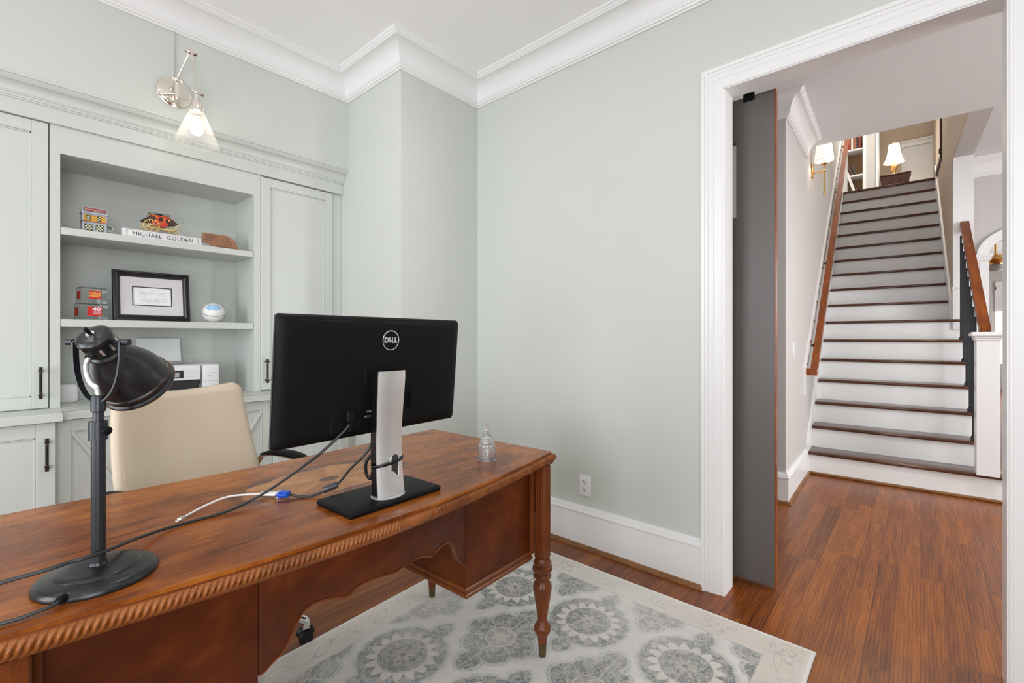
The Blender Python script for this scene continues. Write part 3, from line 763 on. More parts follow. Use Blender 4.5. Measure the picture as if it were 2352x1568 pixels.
# left handrail on the wall
hl = thing('handrail', 'long oak handrail on brackets along the left stair wall', 'handrail', SO, TH)
zr = lambda t_: 0.935+0.885*t_
m = MB(); railbar(m, (0.045, -0.02, zr(-0.02)), (0.045, 3.85, zr(3.85)), 0.052, 0.062)
m.box((WL+0.001, -0.052, zr(-0.02)-0.030), (0.075, -0.002, zr(-0.02)+0.030), 0.006); m.build('rail', M_rail, hl)
for tt in (0.35, 1.38, 2.64, 3.70):
    m = MB(); m.tube(spline([(WL+0.004, tt, zr(tt)-0.10), (WL+0.035, tt, zr(tt)-0.085), (0.040, tt, zr(tt)-0.035)], 5), 0.007, 8)
    cyl(m, (WL+0.020, tt, zr(tt)-0.10), (WL+0.028, tt, zr(tt)-0.10), 0.022); m.build('bracket', M_bronze, hl)
m = MB(); zc = lambda t_: 0.975+0.875*(t_+0.135)
m.prism([(-0.155, 0.72), (-0.115, 0.72), (-0.115, zc(-0.115)-0.045), (3.9, zc(3.9)-0.045), (3.9, zc(3.9)), (-0.155, zc(-0.155))], WL+0.001, WL+0.016, 'x')
m.prism([(-0.115, zc(-0.115)-0.20), (3.9, zc(3.9)-0.20), (3.9, zc(3.9)-0.045), (-0.115, zc(-0.115)-0.045)], WL+0.001, WL+0.010, 'x')
m.build('backing_board', M_trim, hl)
for k in range(16):  # row of small brown discs along the board
    tt = 0.0+k*0.2275
    m = MB(); cyl(m, (WL+0.0105, tt, zc(tt)-0.105), (WL+0.024, tt, zc(tt)-0.105), 0.009, 10); m.build('brown_dot', M_shoe, hl)

# wall sconce in the hall
sc = thing('wall_sconce', 'brass wall sconce with a lit pleated shade on the left hall wall', 'wall lamp', S(WL, 0.40, 2.84), TH)
m = MB(); m.box((0.0005, -0.028, -0.075), (0.014, 0.028, 0.055), 0.004); m.build('back_plate', M_gold, sc)
m = MB(); cyl(m, (0.014, 0, -0.03), (0.111, -0.10, -0.055), 0.007, 10); m.sphere((0.111, -0.10, -0.055), 0.013, 8); m.build('arm', M_gold, sc)
m = MB(); cyl(m, (0.111, -0.10, -0.27), (0.111, -0.10, 0.03), 0.0065, 10); m.sphere((0.111, -0.10, -0.275), 0.011, 8)
m.lathe([(0.006, 0.0), (0.012, 0.004), (0.030, 0.010), (0.030, 0.013), (0.008, 0.016)], 20, Matrix.Translation((0.111, -0.10, 0.0))); m.build('stem', M_gold, sc)
m = MB(); n = 36
P = [[(0.111+(r_*(1+0.015*(k % 2)))*math.cos(2*PI*k/n), -0.10+(r_*(1+0.015*(k % 2)))*math.sin(2*PI*k/n), z_) for r_, z_ in ((0.078, 0.035), (0.056, 0.225))] for k in range(n)]
m.grid(P, n, 2, True); m.build('lamp_shade', M_shadelit, sc, smooth=0)
m = MB(); m.tube([(0.111+0.079*math.cos(2*PI*k/24), -0.10+0.079*math.sin(2*PI*k/24), 0.036) for k in range(24)], 0.0025, 6, closed=True)
m.build('shade_trim', M_gold, sc); m = MB(); m.tube([(0.111+0.057*math.cos(2*PI*k/24), -0.10+0.057*math.sin(2*PI*k/24), 0.224) for k in range(24)], 0.002, 6, closed=True); m.build('shade_trim', M_gold, sc)
m = MB(); m.sphere((0.111, -0.10, 0.10), 0.022, 8, (1, 1, 1.4)); m.build('bulb', M_bulb, sc)
p = S(WL+0.111, 0.30, 2.84+0.10); point('sconce_light', p, 5, (1.0, 0.80, 0.58), 0.03)

# light switch on the hall wall
sw = thing('light_switch', 'white light switch on the left hall wall below the sconce', 'switch', S(WL, -0.68, 1.125), TH)
m = MB(); m.box((0.0005, -0.036, -0.058), (0.006, 0.036, 0.058), 0.002); m.build('cover_plate', M_plate, sw)
m = MB(); m.box((0.006, -0.010, -0.022), (0.011, 0.010, 0.022), 0.002); m.build('rocker', M_plate, sw)

# sliding door panel hung on the hall side of the doorway wall
dr = thing('sliding_door', 'taupe painted sliding door hanging at the left of the doorway', 'door', (-1.0, 2.535, 0))
m = MB(); y0, y1 = -0.018, 0.020
PX0, PX1, PZ0, PZ1 = 0.13, 0.30, 1.83, 2.21
m.box((-0.50, y0, 0.016), (PX0, y1, 2.424)); m.box((PX1, y0, 0.016), (0.472, y1, 2.424)); m.box((PX0, y0, 0.016), (PX1, y1, PZ0)); m.box((PX0, y0, PZ1), (PX1, y1, 2.424))
m.build('door_panel', M_door, dr, smooth=0)
m = MB(); m.box((0.472, y0+0.001, 0.016), (0.478, y1-0.001, 2.424)); m.build('edge_strip', M_rail, dr)
m = MB(); m.box((PX0, -0.004, PZ0), (PX1, 0.004, PZ1)); m.build('glass_pane', M_clearpane, dr)
for xx in (-0.35, 0.36):
    m = MB(); m.box((xx-0.026, y0-0.006, 2.40), (xx+0.026, y0, 2.50), 0.002); cyl(m, (xx, y0-0.014, 2.49), (xx, y0+0.012, 2.49), 0.030, 20); m.build('hanger', M_black, dr)
m = MB(); m.box((-0.60, y0-0.02, 2.462), (0.30, y0-0.008, 2.500)); m.build('track', M_trim, dr) if False else m.bm.free()

# wall outlet in the study
ol = thing('wall_outlet', 'white duplex wall outlet just above the baseboard', 'outlet', (-1.4645, YR, 0.360))
m = MB(); m.box((-0.040, -0.006, -0.060), (0.040, 0, 0.060), 0.003, seg=2); m.build('cover_plate', M_plate, ol)
for zc_ in (-0.021, 0.021):
    m = MB(); m.lathe([(0.0165, 0), (0.0165, 0.002), (0.015, 0.003), (0, 0.003)], 20, axis_matrix((0, -0.006, zc_), (0, -1, 0))); rc = m.build('receptacle', M_plate, ol)
    m = MB()
    for sx in (-0.0065, 0.0065): m.box((sx-0.0012, -0.0096, zc_+0.000), (sx+0.0012, -0.0085, zc_+0.009))
    cyl(m, (0, -0.0096, zc_-0.007), (0, -0.0085, zc_-0.007), 0.0026, 10); m.build('slots', M_gap, rc)

# ================================================================== BUILT-IN CABINETRY (left wall)
XF, XU, XC = -3.066, -3.045, -3.385      # face, moulding base, back of niche
CT, CB = 0.888, 0.850                    # countertop top / underside
NL, NR, NT = 0.233, 1.086, 2.096         # open niche
def shaker(mb, x, y0, y1, z0, z1, fr=0.055, th=0.020, rec=0.009, f2=None):
    """door slab facing +X whose front is at x; recessed centre panel with a small bead"""
    f2 = f2 or fr
    mb.box((x-th, y0, z0), (x, y0+fr, z1), 0.0015); mb.box((x-th, y1-fr, z0), (x, y1, z1), 0.0015)
    mb.box((x-th, y0+fr, z1-f2), (x, y1-fr, z1), 0.0015); mb.box((x-th, y0+fr, z0), (x, y1-fr, z0+f2), 0.0015)
    mb.box((x-th, y0+fr-0.001, z0+f2-0.001), (x-rec, y1-fr+0.001, z1-f2+0.001))
    b_ = 0.008
    for (a, c_, d, e) in ((y0+fr, y0+fr+b_, z0+f2, z1-f2), (y1-fr-b_, y1-fr, z0+f2, z1-f2), (y0+fr, y1-fr, z0+f2, z0+f2+b_), (y0+fr, y1-fr, z1-f2-b_, z1-f2)):
        mb.box((x-rec, a, d), (x-rec+0.0045, c_, e), 0.002)
    return mb
def pull(parent, x, y, z0, z1):
    m = MB(); xb = x+0.026
    cyl(m, (xb, y, z0), (xb, y, z1), 0.0058, 14)
    for zz in (z0+0.016, z1-0.016):
        cyl(m, (x, y, zz), (xb+0.012, y, zz), 0.0072, 14)
    cyl(m, (xb, y, z0), (xb, y, z0+0.006), 0.0068, 14); cyl(m, (xb, y, z1-0.006), (xb, y, z1), 0.0068, 14)
    h = m.build('handle', M_bronze, parent)
    for zz in (z0+0.0265, z1-0.0265):
        m = MB(); cyl(m, (xb, y, zz-0.0008), (xb, y, zz+0.0008), 0.0064, 14); m.build('handle_ring', M_copper, h)
# open centre unit ---------------------------------------------------
bk = thing('open_bookcase', 'open sage green shelf niche between the two tall cabinet doors', 'bookcase')
m = MB()
m.box((XC-0.012, NL-0.03, CT), (XC, NR+0.03, NT+0.02))                       # back
m.box((XC, NL-0.020, CT), (XF-0.02, NL, NT+0.02)); m.box((XC, NR, CT), (XF-0.02, NR+0.02, NT+0.02)); m.box((XC, NL-0.02, NT), (XF-0.02, NR+0.02, NT+0.02))
m.build('niche_lining', M_cab, bk, smooth=0)
m = MB()
m.box((XF-0.020, NL-0.036, CT), (XF, NL, NT)); m.box((XF-0.020, NR, CT), (XF, NR+0.038, NT)); m.box((XF-0.020, NL-0.036, NT), (XF, NR+0.038, 2.226))
m.build('face_frame', M_cab, bk, smooth=0)
m = MB(); m.box((XC+0.001, NL+0.001, 1.713), (XF-0.001, NR-0.001, 1.748), 0.002); m.build('shelf', M_cab, bk)
m = MB(); m.box((XC+0.001, NL+0.001, 1.273), (XF-0.001, NR-0.001, 1.310), 0.002); m.build('shelf', M_cab, bk)
# tall upper cabinets ------------------------------------------------
uc = thing('tall_wall_cabinet', 'tall sage cabinet with shaker door left of the open shelves', 'cabinet')
m = MB(); m.box((XC, -0.62, CT), (XF-0.022, NL-0.037, 2.226)); m.box((XF-0.022, -0.62, CT), (XF-0.001, -0.30, 2.226)); m.box((XF-0.022, -0.30, CT), (XF-0.001, 0.1965, 0.889)); m.build('body', M_cab, uc, smooth=0)
m = shaker(MB(), XF+0.001, -0.2970, 0.1935, 0.892, 2.2235); d = m.build('door', M_cab, uc); pull(d, XF+0.001, 0.166, 0.938, 1.084)
uc = thing('tall_wall_cabinet', 'tall sage cabinet with shaker door right of the open shelves', 'cabinet')
m = MB(); m.box((XC, NR+0.039, CT), (XF-0.022, YB-0.002, 2.226)); m.box((XF-0.022, 1.594, CT), (XF-0.012, YB-0.002, 2.226)); m.build('body', M_cab, uc, smooth=0)
m = shaker(MB(), XF+0.001, 1.1285, 1.5905, 0.898, 2.2205); d = m.build('door', M_cab, uc); pull(d, XF+0.001, 1.156, 0.940, 1.088)
# frieze and crown of the built-in ------------------------------------
cn = thing('cabinet_cornice', 'sage painted crown moulding running above the built-in cabinets', 'cornice')
m = MB(); m.box((XF-0.05, -0.62, 2.2265), (XF+0.016, YB-0.002, 2.318)); m.build('frieze_board', M_cab, cn, smooth=0)
cp = [(0, 2.296), (0.006, 2.296), (0.007, 2.303), (0.012, 2.304), (0.013, 2.312), (0.017, 2.315), (0.019, 2.320)]
for i in range(8):
    a = PI/2*i/7; cp.append((0.021+0.030*(1-math.cos(a)), 2.322+0.038*math.sin(a)))
cp += [(0.054, 2.364), (0.060, 2.370), (0.064, 2.378), (0.070, 2.380), (0.070, 2.3915), (0, 2.3915)]
m = MB(); m.sweep(cp, [(XF+0.016, -0.62), (XF+0.016, YB-0.002)], [(1, 0), (1, 0)]); m.build('crown', M_cab, cn, smooth=28)
# lower cabinets and counters ------------------------------------------
lc = thing('base_cabinet', 'sage base cabinet with shaker door at the far left', 'cabinet')
m = MB(); m.box((-3.39, -0.62, 0.10), (-2.892, 0.2030, CB-0.001)); m.box((-3.39, -0.62, 0), (-2.96, 0.19, 0.10)); m.build('body', M_cab, lc, smooth=0)
m = shaker(MB(), -2.871, -0.315, 0.2025, 0.12, CB-0.004, 0.060); d = m.build('door', M_cab, lc); pull(d, -2.871, 0.175, 0.640, 0.782)
lc = thing('base_cabinet', 'sage base cabinet with crossed x trim doors behind the desk chair', 'cabinet')
m = MB(); m.box((-3.39, 0.2035, 0.10), (-2.952, 1.142, CB-0.001)); m.box((-3.39, 0.21, 0), (-2.98, 1.13, 0.10)); m.build('body', M_cab, lc, smooth=0)
for (a, b_) in ((0.2045, 0.6720), (0.6740, 1.1410)):
    m = MB(); shaker(m, -2.930, a, b_, 0.12, CB-0.006, 0.054); d = m.build('door', M_cab, lc)
    m = MB(); ya, yb, za, zb = a+0.056, b_-0.056, 0.176, CB-0.062
    for (p, q) in (((ya, zb), (yb, za)), ((ya, za), (yb, zb))):
        dy, dz = q[0]-p[0], q[1]-p[1]; L = math.hypot(dy, dz); ny, nz = -dz/L*0.008, dy/L*0.008
        xa = -2.9345 if q[1] < p[1] else -2.9348
        m.prism([(p[0]+ny, p[1]+nz), (p[0]-ny, p[1]-nz), (q[0]-ny, q[1]-nz), (q[0]+ny, q[1]+nz)], -2.9395, xa+0.0035, 'x', bev=0.002)
    m.build('cross_trim', M_cab, d)
lc = thing('base_cabinet', 'sage base cabinet with shaker door at the right end of the built-in', 'cabinet')
m = MB(); m.box((-3.39, 1.1425, 0.10), (-2.892, YB-0.002, CB-0.001)); m.box((-3.39, 1.15, 0), (-2.96, YB-0.002, 0.10)); m.build('body', M_cab, lc, smooth=0)
m = shaker(MB(), -2.871, 1.1435, 1.606, 0.12, CB-0.004, 0.060); d = m.build('door', M_cab, lc); pull(d, -2.871, 1.173, 0.640, 0.782)
ct = thing('countertop', 'sage painted counter board across the built-in with stepped out ends', 'countertop')
m = MB(); m.prism([(-3.39, -0.62), (-2.842, -0.62), (-2.842, 0.2240), (-2.900, 0.2240), (-2.900, 1.112), (-2.842, 1.112), (-2.842, YB-0.002), (-3.39, YB-0.002)], CB, CT-0.0005, 'z', bev=0.0025)
m.build('board', M_cab, ct)

# ------------------------------------------------------------------ swing arm sconce over the shelves
sa = thing('swing_arm_sconce', 'polished nickel swing arm wall lamp with lit conical glass shade', 'wall lamp', (XA, 0.662, 2.522))
m = MB(); m.lathe([(0, 0.016), (0.062, 0.016), (0.066, 0.014), (0.070, 0.010), (0.078, 0.007), (0.080, 0.0005), (0, 0.0005)], 40, axis_matrix((0, 0, 0), (1, 0, 0))); m.build('back_plate', M_nickel, sa)
J0, J1, J2 = Vector((0.070, -0.005, 0.045)), Vector((0.130, 0.037, 0.182)), Vector((0.215, 0.046, -0.062))
m = MB()
cyl(m, (0.014, 0.0, -0.02), (0.062, 0.0, -0.02), 0.009, 14); cyl(m, (0.062, 0, -0.045), (0.062, 0, 0.020), 0.0125, 16); m.sphere((0.062, 0, -0.050), 0.009, 8)
cyl(m, (0.050, 0.0, -0.02), (0.030, -0.055, -0.035), 0.0045, 10); m.sphere((0.030, -0.055, -0.035), 0.007, 8); cyl(m, (0.062, 0, 0.018), J0, 0.007, 10)
m.build('mount', M_nickel, sa)
def knuckle(mb, P):
    mb.sphere(P, 0.0135, 10); cyl(mb, P+Vector((0, -0.020, 0)), P+Vector((0, 0.020, 0)), 0.008, 12); cyl(mb, P+Vector((0.0, 0.018, 0)), P+Vector((0.0, 0.030, 0)), 0.011, 6)
m = MB(); knuckle(m, J0); cyl(m, J0, J1, 0.0058, 12); knuckle(m, J1); m.box((J1.x-0.010, J1.y-0.012, J1.z), (J1.x+0.010, J1.y+0.008, J1.z+0.024), 0.003); m.build('lower_arm', M_nickel, sa)
m = MB(); cyl(m, J1+Vector((0, 0.012, 0)), J2+Vector((0, 0.0, 0.012)), 0.0058, 12); knuckle(m, J2+Vector((0, 0, 0.008))); cyl(m, J2, J2-Vector((0, 0, 0.030)), 0.007, 12); m.build('upper_arm', M_nickel, sa)
SX = J2.x+0.004; SY = J2.y+0.001; ZT = J2.z-0.030
m = MB(); T_ = Matrix.Translation((SX, SY, 0))
m.lathe([(0, ZT+0.006), (0.012, ZT+0.004), (0.020, ZT-0.004), (0.022, ZT-0.010), (0.022, ZT-0.046), (0.024, ZT-0.047), (0.036, ZT-0.050), (0.038, ZT-0.054), (0.038, ZT-0.064), (0.034, ZT-0.066), (0, ZT-0.066)], 28, T_)
for k in range(3):
    a = 2*PI*k/3+0.4; cyl(m, (SX+0.036*math.cos(a), SY+0.036*math.sin(a), ZT-0.058), (SX+0.048*math.cos(a), SY+0.048*math.sin(a), ZT-0.058), 0.0028, 8)
m.build('lamp_socket', M_nickel, sa)
m = MB(); z0, z1 = ZT-0.062, ZT-0.222
m.lathe([(0.033, z0), (0.098, z1+0.002), (0.1005, z1), (0.0985, z1-0.0015), (0.096, z1), (0.031, z0-0.002)], 56, T_, cap=False); m.build('glass_shade', M_shadeglass, sa)
m = MB(); m.lathe([(0, z0-0.020), (0.013, z0-0.024), (0.018, z0-0.045), (0.027, z0-0.070), (0.030, z0-0.088), (0.024, z0-0.108), (0.010, z0-0.118), (0, z0-0.120)], 20, T_); m.build('bulb', M_bulb, sa)
point('sconce_bulb_light', (XA+SX+0.0, 0.662+SY, 2.522+z0-0.075), 1.6, (1.0, 0.82, 0.66), 0.03)
# painted-over cable cover above the sconce plate
m = MB(); m.box((XA+0.0005, 0.650, 2.600), (XA+0.006, 0.663, 2.842), 0.002); tag(m.build('cable_cover', M_wall), 'thin painted cable cover rising from the sconce plate to the crown', 'cable cover')

# ================================================================== DESK
DTH = 0.0332; DO = Vector((-1.371, 0.700, 0.0))
DM = Matrix.Translation(DO) @ Matrix.Rotation(DTH, 4, 'Z')
dk = thing('writing_desk', 'cherry wood writing desk with carved gadroon edge and turned legs', 'desk', DO, DTH)
HL, ZD = 0.733, 0.785
def front(v):   # bowed front edge (x of the outline)
    d = min(1, abs(v)/HL); return 0.345+0.083*(1-d**1.7)
def backe(v):
    d = min(1, abs(v)/HL); return -0.341+0.016*math.cos(PI*d)
def outline(inset, n=60):
    pts = [(front(v)-inset, v) for v in [(-HL+inset)+(2*HL-2*inset)*i/n for i in range(n+1)]]
    pts += [(backe(v)+inset, v) for v in [(HL-inset)-(2*HL-2*inset)*i/20 for i in range(21)]]
    return pts
m = MB(); m.prism(outline(0.012), ZD-0.008, ZD, 'z', bev=0.0015); m.build('desktop', M_desktop, dk, smooth=30)
m = MB(); m.prism(outline(0.007), ZD-0.0105, ZD-0.0075, 'z'); m.prism(outline(0.026), ZD-0.044, ZD-0.0107, 'z'); m.build('edge_fillet', M_desk, dk, smooth=30)
def gadroon():
    mb = MB()
    # path: right end back -> corner -> front -> left corner -> left end
    path = []; 
    def seg(f, a, b_, n):
        for i in range(n): path.append(f(a+(b_-a)*i/n))
    seg(lambda x_: (x_, HL, 0), -0.360, front(HL), 300)
    seg(lambda v: (front(v), v, 1), HL, -HL, 1500)
    seg(lambda x_: (x_, -HL, 2), front(HL), -0.360, 300)
    N = len(path); s = 0; pitch = 0.0105; rows = []; prev = None
    smid = None; acc = []
    for i, p in enumerate(path):
        if prev is not None: s += math.hypot(p[0]-prev[0], p[1]-prev[1])
        acc.append(s); prev = p
    imid = min(range(N), key=lambda i: (abs(path[i][1]) if path[i][2] == 1 else 9))
    sm = acc[imid]; K = 15
    for i, p in enumerate(path):
        a = path[max(i-1, 0)]; b_ = path[min(i+1, N-1)]
        tx, ty = b_[0]-a[0], b_[1]-a[1]; L = math.hypot(tx, ty) or 1; nx, ny = -ty/L, tx/L
        if nx*p[0]+ny*p[1] < 0 and p[2] == 1: nx, ny = -nx, -ny
        if p[2] == 0: nx, ny = (0, 1)
        if p[2] == 2: nx, ny = (0, -1)
        ds = acc[i]-sm; sg = -1 if ds < 0 else 1
        row = []
        for k in range(K):
            t = k/(K-1)
            prof = 0.004+0.010*math.sin(PI*(0.15+0.80*t))-0.014*t       # ovolo leaning in below
            ph = (ds/pitch)*2*PI-sg*(t+0.10*math.sin(2*PI*t))*2.0*PI*1.75
            w_ = abs(math.sin(ph/2)); dep = (w_**0.75)*0.0078*math.sin(PI*min(1, 0.08+t*0.92))
            if abs(ds) < 0.055:   # leaf ornament in the middle
                q = abs(ds)/0.055
                dep = 0.0065*(1-q*q)*math.sin(PI*t)*(0.72+0.28*abs(math.cos((t*3+q*1.5)*PI)))+0.001
            o = prof+dep-0.0105
            z = ZD-0.0095-0.0355*t
            row.append((p[0]+nx*o, p[1]+ny*o, z))
        row.append((p[0]-nx*0.02, p[1]-ny*0.02, ZD-0.046)); row.insert(0, (p[0]-nx*0.02, p[1]-ny*0.02, ZD-0.0090))
        rows.append(row)
    mb.grid(rows, N, K+2)
    bmesh.ops.recalc_face_normals(mb.bm, faces=mb.bm.faces)
    return mb.build('carved_edge', M_carve, dk, smooth=60)
gadroon()
# legs -----------------------------------------------------------------
legp = [(0.0150, 0.055), (0.0190, 0.083), (0.0200, 0.090), (0.0290, 0.104), (0.0335, 0.117), (0.0300, 0.130), (0.0200, 0.143), (0.0180, 0.150), (0.0195, 0.165), (0.0255, 0.205),
        (0.0330, 0.248), (0.0360, 0.272), (0.0345, 0.288), (0.0270, 0.297), (0.0255, 0.303), (0.0280, 0.310), (0.0345, 0.314), (0.0345, 0.321), (0.0300, 0.326), (0.0330, 0.333), (0.0385, 0.343),
        (0.0370, 0.353), (0.0310, 0.358), (0.0345, 0.363), (0.0345, 0.371), (0.0290, 0.378), (0.0270, 0.388)]
for (lu, lv) in ((0.316, 0.689), (0.316, -0.689), (-0.318, 0.689), (-0.318, -0.689)):
    m = MB(); m.lathe(legp, 32, Matrix.Translation((lu, lv, 0))); m.box((lu-0.0235, lv-0.0235, 0.386), (lu+0.0235, lv+0.0235, 0.740), 0.004)
    for k in (-0.012, 0, 0.012):      # reeded flutes on the post
        for (dx, dy) in ((1, 0), (0, 1), (0, -1)):
            a = (lu+dx*0.0235+(k if dx == 0 else 0), lv+dy*0.0235+(k if dx else 0))
            m.box((a[0]-0.0028, a[1]-0.0028, 0.43), (a[0]+0.0028, a[1]+0.0028, 0.66), 0.0012)
    lg = m.build('leg', M_leg, dk)
    m = MB(); m.lathe([(0.0125, 0.0125), (0.0130, 0.013), (0.0160, 0.056), (0.0165, 0.060), (0, 0.060)], 24, Matrix.Translation((lu, lv, 0))); m.build('ferrule', M_brassd, lg)
# pedestals (drawer boxes) -------------------------------------------------
for sg in (1, -1):
    m = MB(); v0, v1 = sg*0.3185, sg*0.664
    m.box((-0.300, min(v0, v1), 0.405), (0.280, max(v0, v1), 0.741)); m.build('pedestal', M_deskf, dk, smooth=0)
    m = MB(); a, b_ = min(v0, v1), max(v0, v1)
    m.box((-0.306, a-0.006, 0.393), (0.286, b_+(-0.0), 0.410), 0.004); m.box((-0.312, a-0.012, 0.379), (0.292, b_+0.0, 0.395), 0.005); m.build('base_moulding', M_desk, dk)
    m = MB(); m.box((0.281, min(sg*0.664, sg*0.650), 0.405), (0.298, max(sg*0.664, sg*0.650), 0.740), 0.002)
    m.build('stile', M_leg, dk)
    for k in range(2):
        z0 = 0.42+k*0.158
        m = MB(); m.box((-0.314, a+0.012, z0), (-0.300, b_-0.012, z0+0.148), 0.003); dwr = m.build('drawer', M_deskf, dk)
        m = MB(); cyl(m, (-0.314, (a+b_)/2, z0+0.074), (-0.328, (a+b_)/2, z0+0.074), 0.006, 10); m.sphere((-0.332, (a+b_)/2, z0+0.074), 0.010, 8); m.build('knob', M_brassd, dwr)
m = MB(); m.box((-0.296, 0.664, 0.56), (0.300, 0.672, 0.741)); m.box((-0.296, -0.672, 0.56), (0.300, -0.664, 0.741)); m.build('end_panel', M_deskf, dk, smooth=0)
m = MB(); m.box((-0.300, -0.331, 0.655), (-0.282, 0.331, 0.741)); m.build('pencil_drawer', M_deskf, dk, smooth=0)
# arched apron ---------------------------------------------------------------
def apron():
    key = [(0, 0.601), (0.03, 0.606), (0.07, 0.609), (0.10, 0.606), (0.118, 0.597), (0.13, 0.592), (0.145, 0.594), (0.175, 0.602), (0.205, 0.603), (0.225, 0.595), (0.240, 0.576), (0.252, 0.552),
           (0.264, 0.528), (0.276, 0.512), (0.292, 0.500), (0.305, 0.488), (0.314, 0.484), (0.3165, 0.484)]
    fine = [(p_.x, p_.y) for p_ in spline([(a, z_, 0) for a, z_ in key], 6)]
    def zb(d):
        for (a, za), (b_, zb_) in zip(fine[:-1], fine[1:]):
            if d <= b_:
                t = (d-a)/(b_-a); return za+(zb_-za)*t
        return key[-1][1]
    mb = MB(); n = 160; A = []
    for i in range(n+1):
        v = -0.3165+0.633*i/n; d = abs(v); x = 0.279+0.055*(1-(d/0.3165)**2); z = zb(d)
        A.append([(x, v, 0.741), (x, v, z+0.004), (x-0.002, v, z), (x-0.018, v, z), (x-0.020, v, z+0.004), (x-0.020, v, 0.741)])
    mb.grid(A, n+1, 6)
    bmesh.ops.recalc_face_normals(mb.bm, faces=mb.bm.faces)
    ap_ = mb.build('apron', M_deskf, dk, smooth=50)
    mb = MB(); A = []
    for i in range(n+1):
        v = -0.3165+0.633*i/n; d = abs(v); x = 0.279+0.055*(1-(d/0.3165)**2); z = zb(d)
        A.append([(x+0.0012, v, z+0.0035), (x+0.0010, v, z-0.0010), (x-0.019, v, z-0.0010), (x-0.021, v, z+0.0035), (x+0.0012, v, z+0.0035)])
    mb.grid(A, n+1, 5); bmesh.ops.recalc_face_normals(mb.bm, faces=mb.bm.faces)
    mb.build('edge_highlight', M_desk, ap_, smooth=50)  # lighter strip added to paint a highlight along the arch edge
    return ap_
apron()

# ================================================================== THINGS ON THE DESK
# monitor -----------------------------------------------------------------
mon = thing('monitor', 'black flat monitor seen from behind on a silver stand', 'monitor', (-1.069, 0.712, ZD), 0.0)
def rrect(w_, h_, r, n=6):
    P = []
    for (cx, cy, a0) in ((w_/2-r, h_/2-r, 0), (-w_/2+r, h_/2-r, PI/2), (-w_/2+r, -h_/2+r, PI), (w_/2-r, -h_/2+r, 1.5*PI)):
        for k in range(n+1): a = a0+PI/2*k/n; P.append((cx+r*math.cos(a), cy+r*math.sin(a)))
    return P
def loft(mb, layers, M_):
    """layers [(w, h, r, depth)]"""
    rings = []
    for w_, h_, r, d in layers: rings.append([mb.bm.verts.new(M_ @ Vector((x_, y_, d))) for x_, y_ in rrect(w_, h_, r)])
    n = len(rings[0])
    for A, B in zip(rings[:-1], rings[1:]):
        for k in range(n): mb.bm.faces.new([A[k], A[(k+1) % n], B[(k+1) % n], B[k]])
    mb.bm.faces.new(list(reversed(rings[0]))); mb.bm.faces.new(rings[-1])
    bmesh.ops.recalc_face_normals(mb.bm, faces=mb.bm.faces)
    return mb
yaw, tilt = math.radians(3.4), math.radians(5.0)
mu = Vector((-math.sin(yaw), math.cos(yaw), 0)); mn_ = Vector((math.cos(yaw), math.sin(yaw), 0))
mv = Vector((0, 0, 1))*math.cos(tilt)+mn_*math.sin(tilt); mo = mu.cross(mv)
MW, MH = 0.575, 0.316
MM = Matrix((mu, mv, mo)).transposed().to_4x4(); MM.translation = Vector((-1.116, 0.715, 1.118))-Vector((-1.069, 0.712, ZD))
m = loft(MB(), [(MW, MH, 0.008, -0.006), (MW+0.001, MH+0.001, 0.0085, -0.003), (MW+0.001, MH+0.001, 0.0085, 0.001)], MM); m.build('bezel', M_bezel, mon)
m = loft(MB(), [(MW-0.001, MH-0.001, 0.008, 0.0012), (MW-0.002, MH-0.002, 0.009, 0.006), (MW-0.008, MH-0.008, 0.012, 0.011), (MW-0.024, MH-0.022, 0.014, 0.0155), (MW-0.06, MH-0.05, 0.016, 0.018), (MW-0.20, MH-0.12, 0.016, 0.0195)], MM)
m.build('rear_shell', M_black, mon, smooth=40)
m = MB(); m.box((-MW/2+0.012, -MH/2+0.016, -0.0068), (MW/2-0.012, MH/2-0.012, -0.0060), 0, MM); m.build('screen', M_blackgl, mon)
m = MB(); m.box((-0.060, -0.062, 0.0190), (0.066, 0.052, 0.0205), 0.001, MM); m.build('mount_cover', M_black, mon)
m = MB()
for k in range(96):
    xx = -MW/2+0.045+k*(MW-0.09)/96; m.box((xx, MH/2-0.0150, 0.0140), (xx+0.0030, MH/2-0.0115, 0.0158), 0, MM)
m.build('vent_strip', M_gap, mon, smooth=0)
m = MB(); m.box((-0.150, -0.140, 0.0165), (-0.060, -0.085, 0.0200), 0.002, MM); m.build('port_recess', M_black, mon); m = MB(); m.box((0.070, -0.140, 0.0165), (0.100, -0.050, 0.0195), 0.002, MM); m.build('port_recess', M_black, mon)
LGM = MM @ Matrix.Translation((0.018, 0.097, 0.0192))
m = MB(); m.tube([(0.0262*math.cos(2*PI*k/48), 0.0262*math.sin(2*PI*k/48), 0) for k in range(48)], 0.0015, 6, LGM, closed=True, flat=(1.0, 0.5)); lg = m.build('logo_ring', M_silverpaint, mon)
E_ = 'E'
text('lettering', 'D', 0.0200, LGM @ Matrix.Translation((-0.0148, 0, 0.0003)), M_silverpaint, lg, 0.0003, 0.0010)
text('lettering', 'E', 0.0180, LGM @ Matrix.Translation((-0.0035, 0.0007, 0.0003)) @ Matrix.Rotation(math.radians(32), 4, 'Z'), M_silverpaint, lg, 0.0003, 0.0009, sx=0.85)
for lx_ in (0.0066, 0.0160): text('lettering', 'L', 0.0200, LGM @ Matrix.Translation((lx_, 0, 0.0003)), M_silverpaint, lg, 0.0003, 0.0010, sx=0.9)
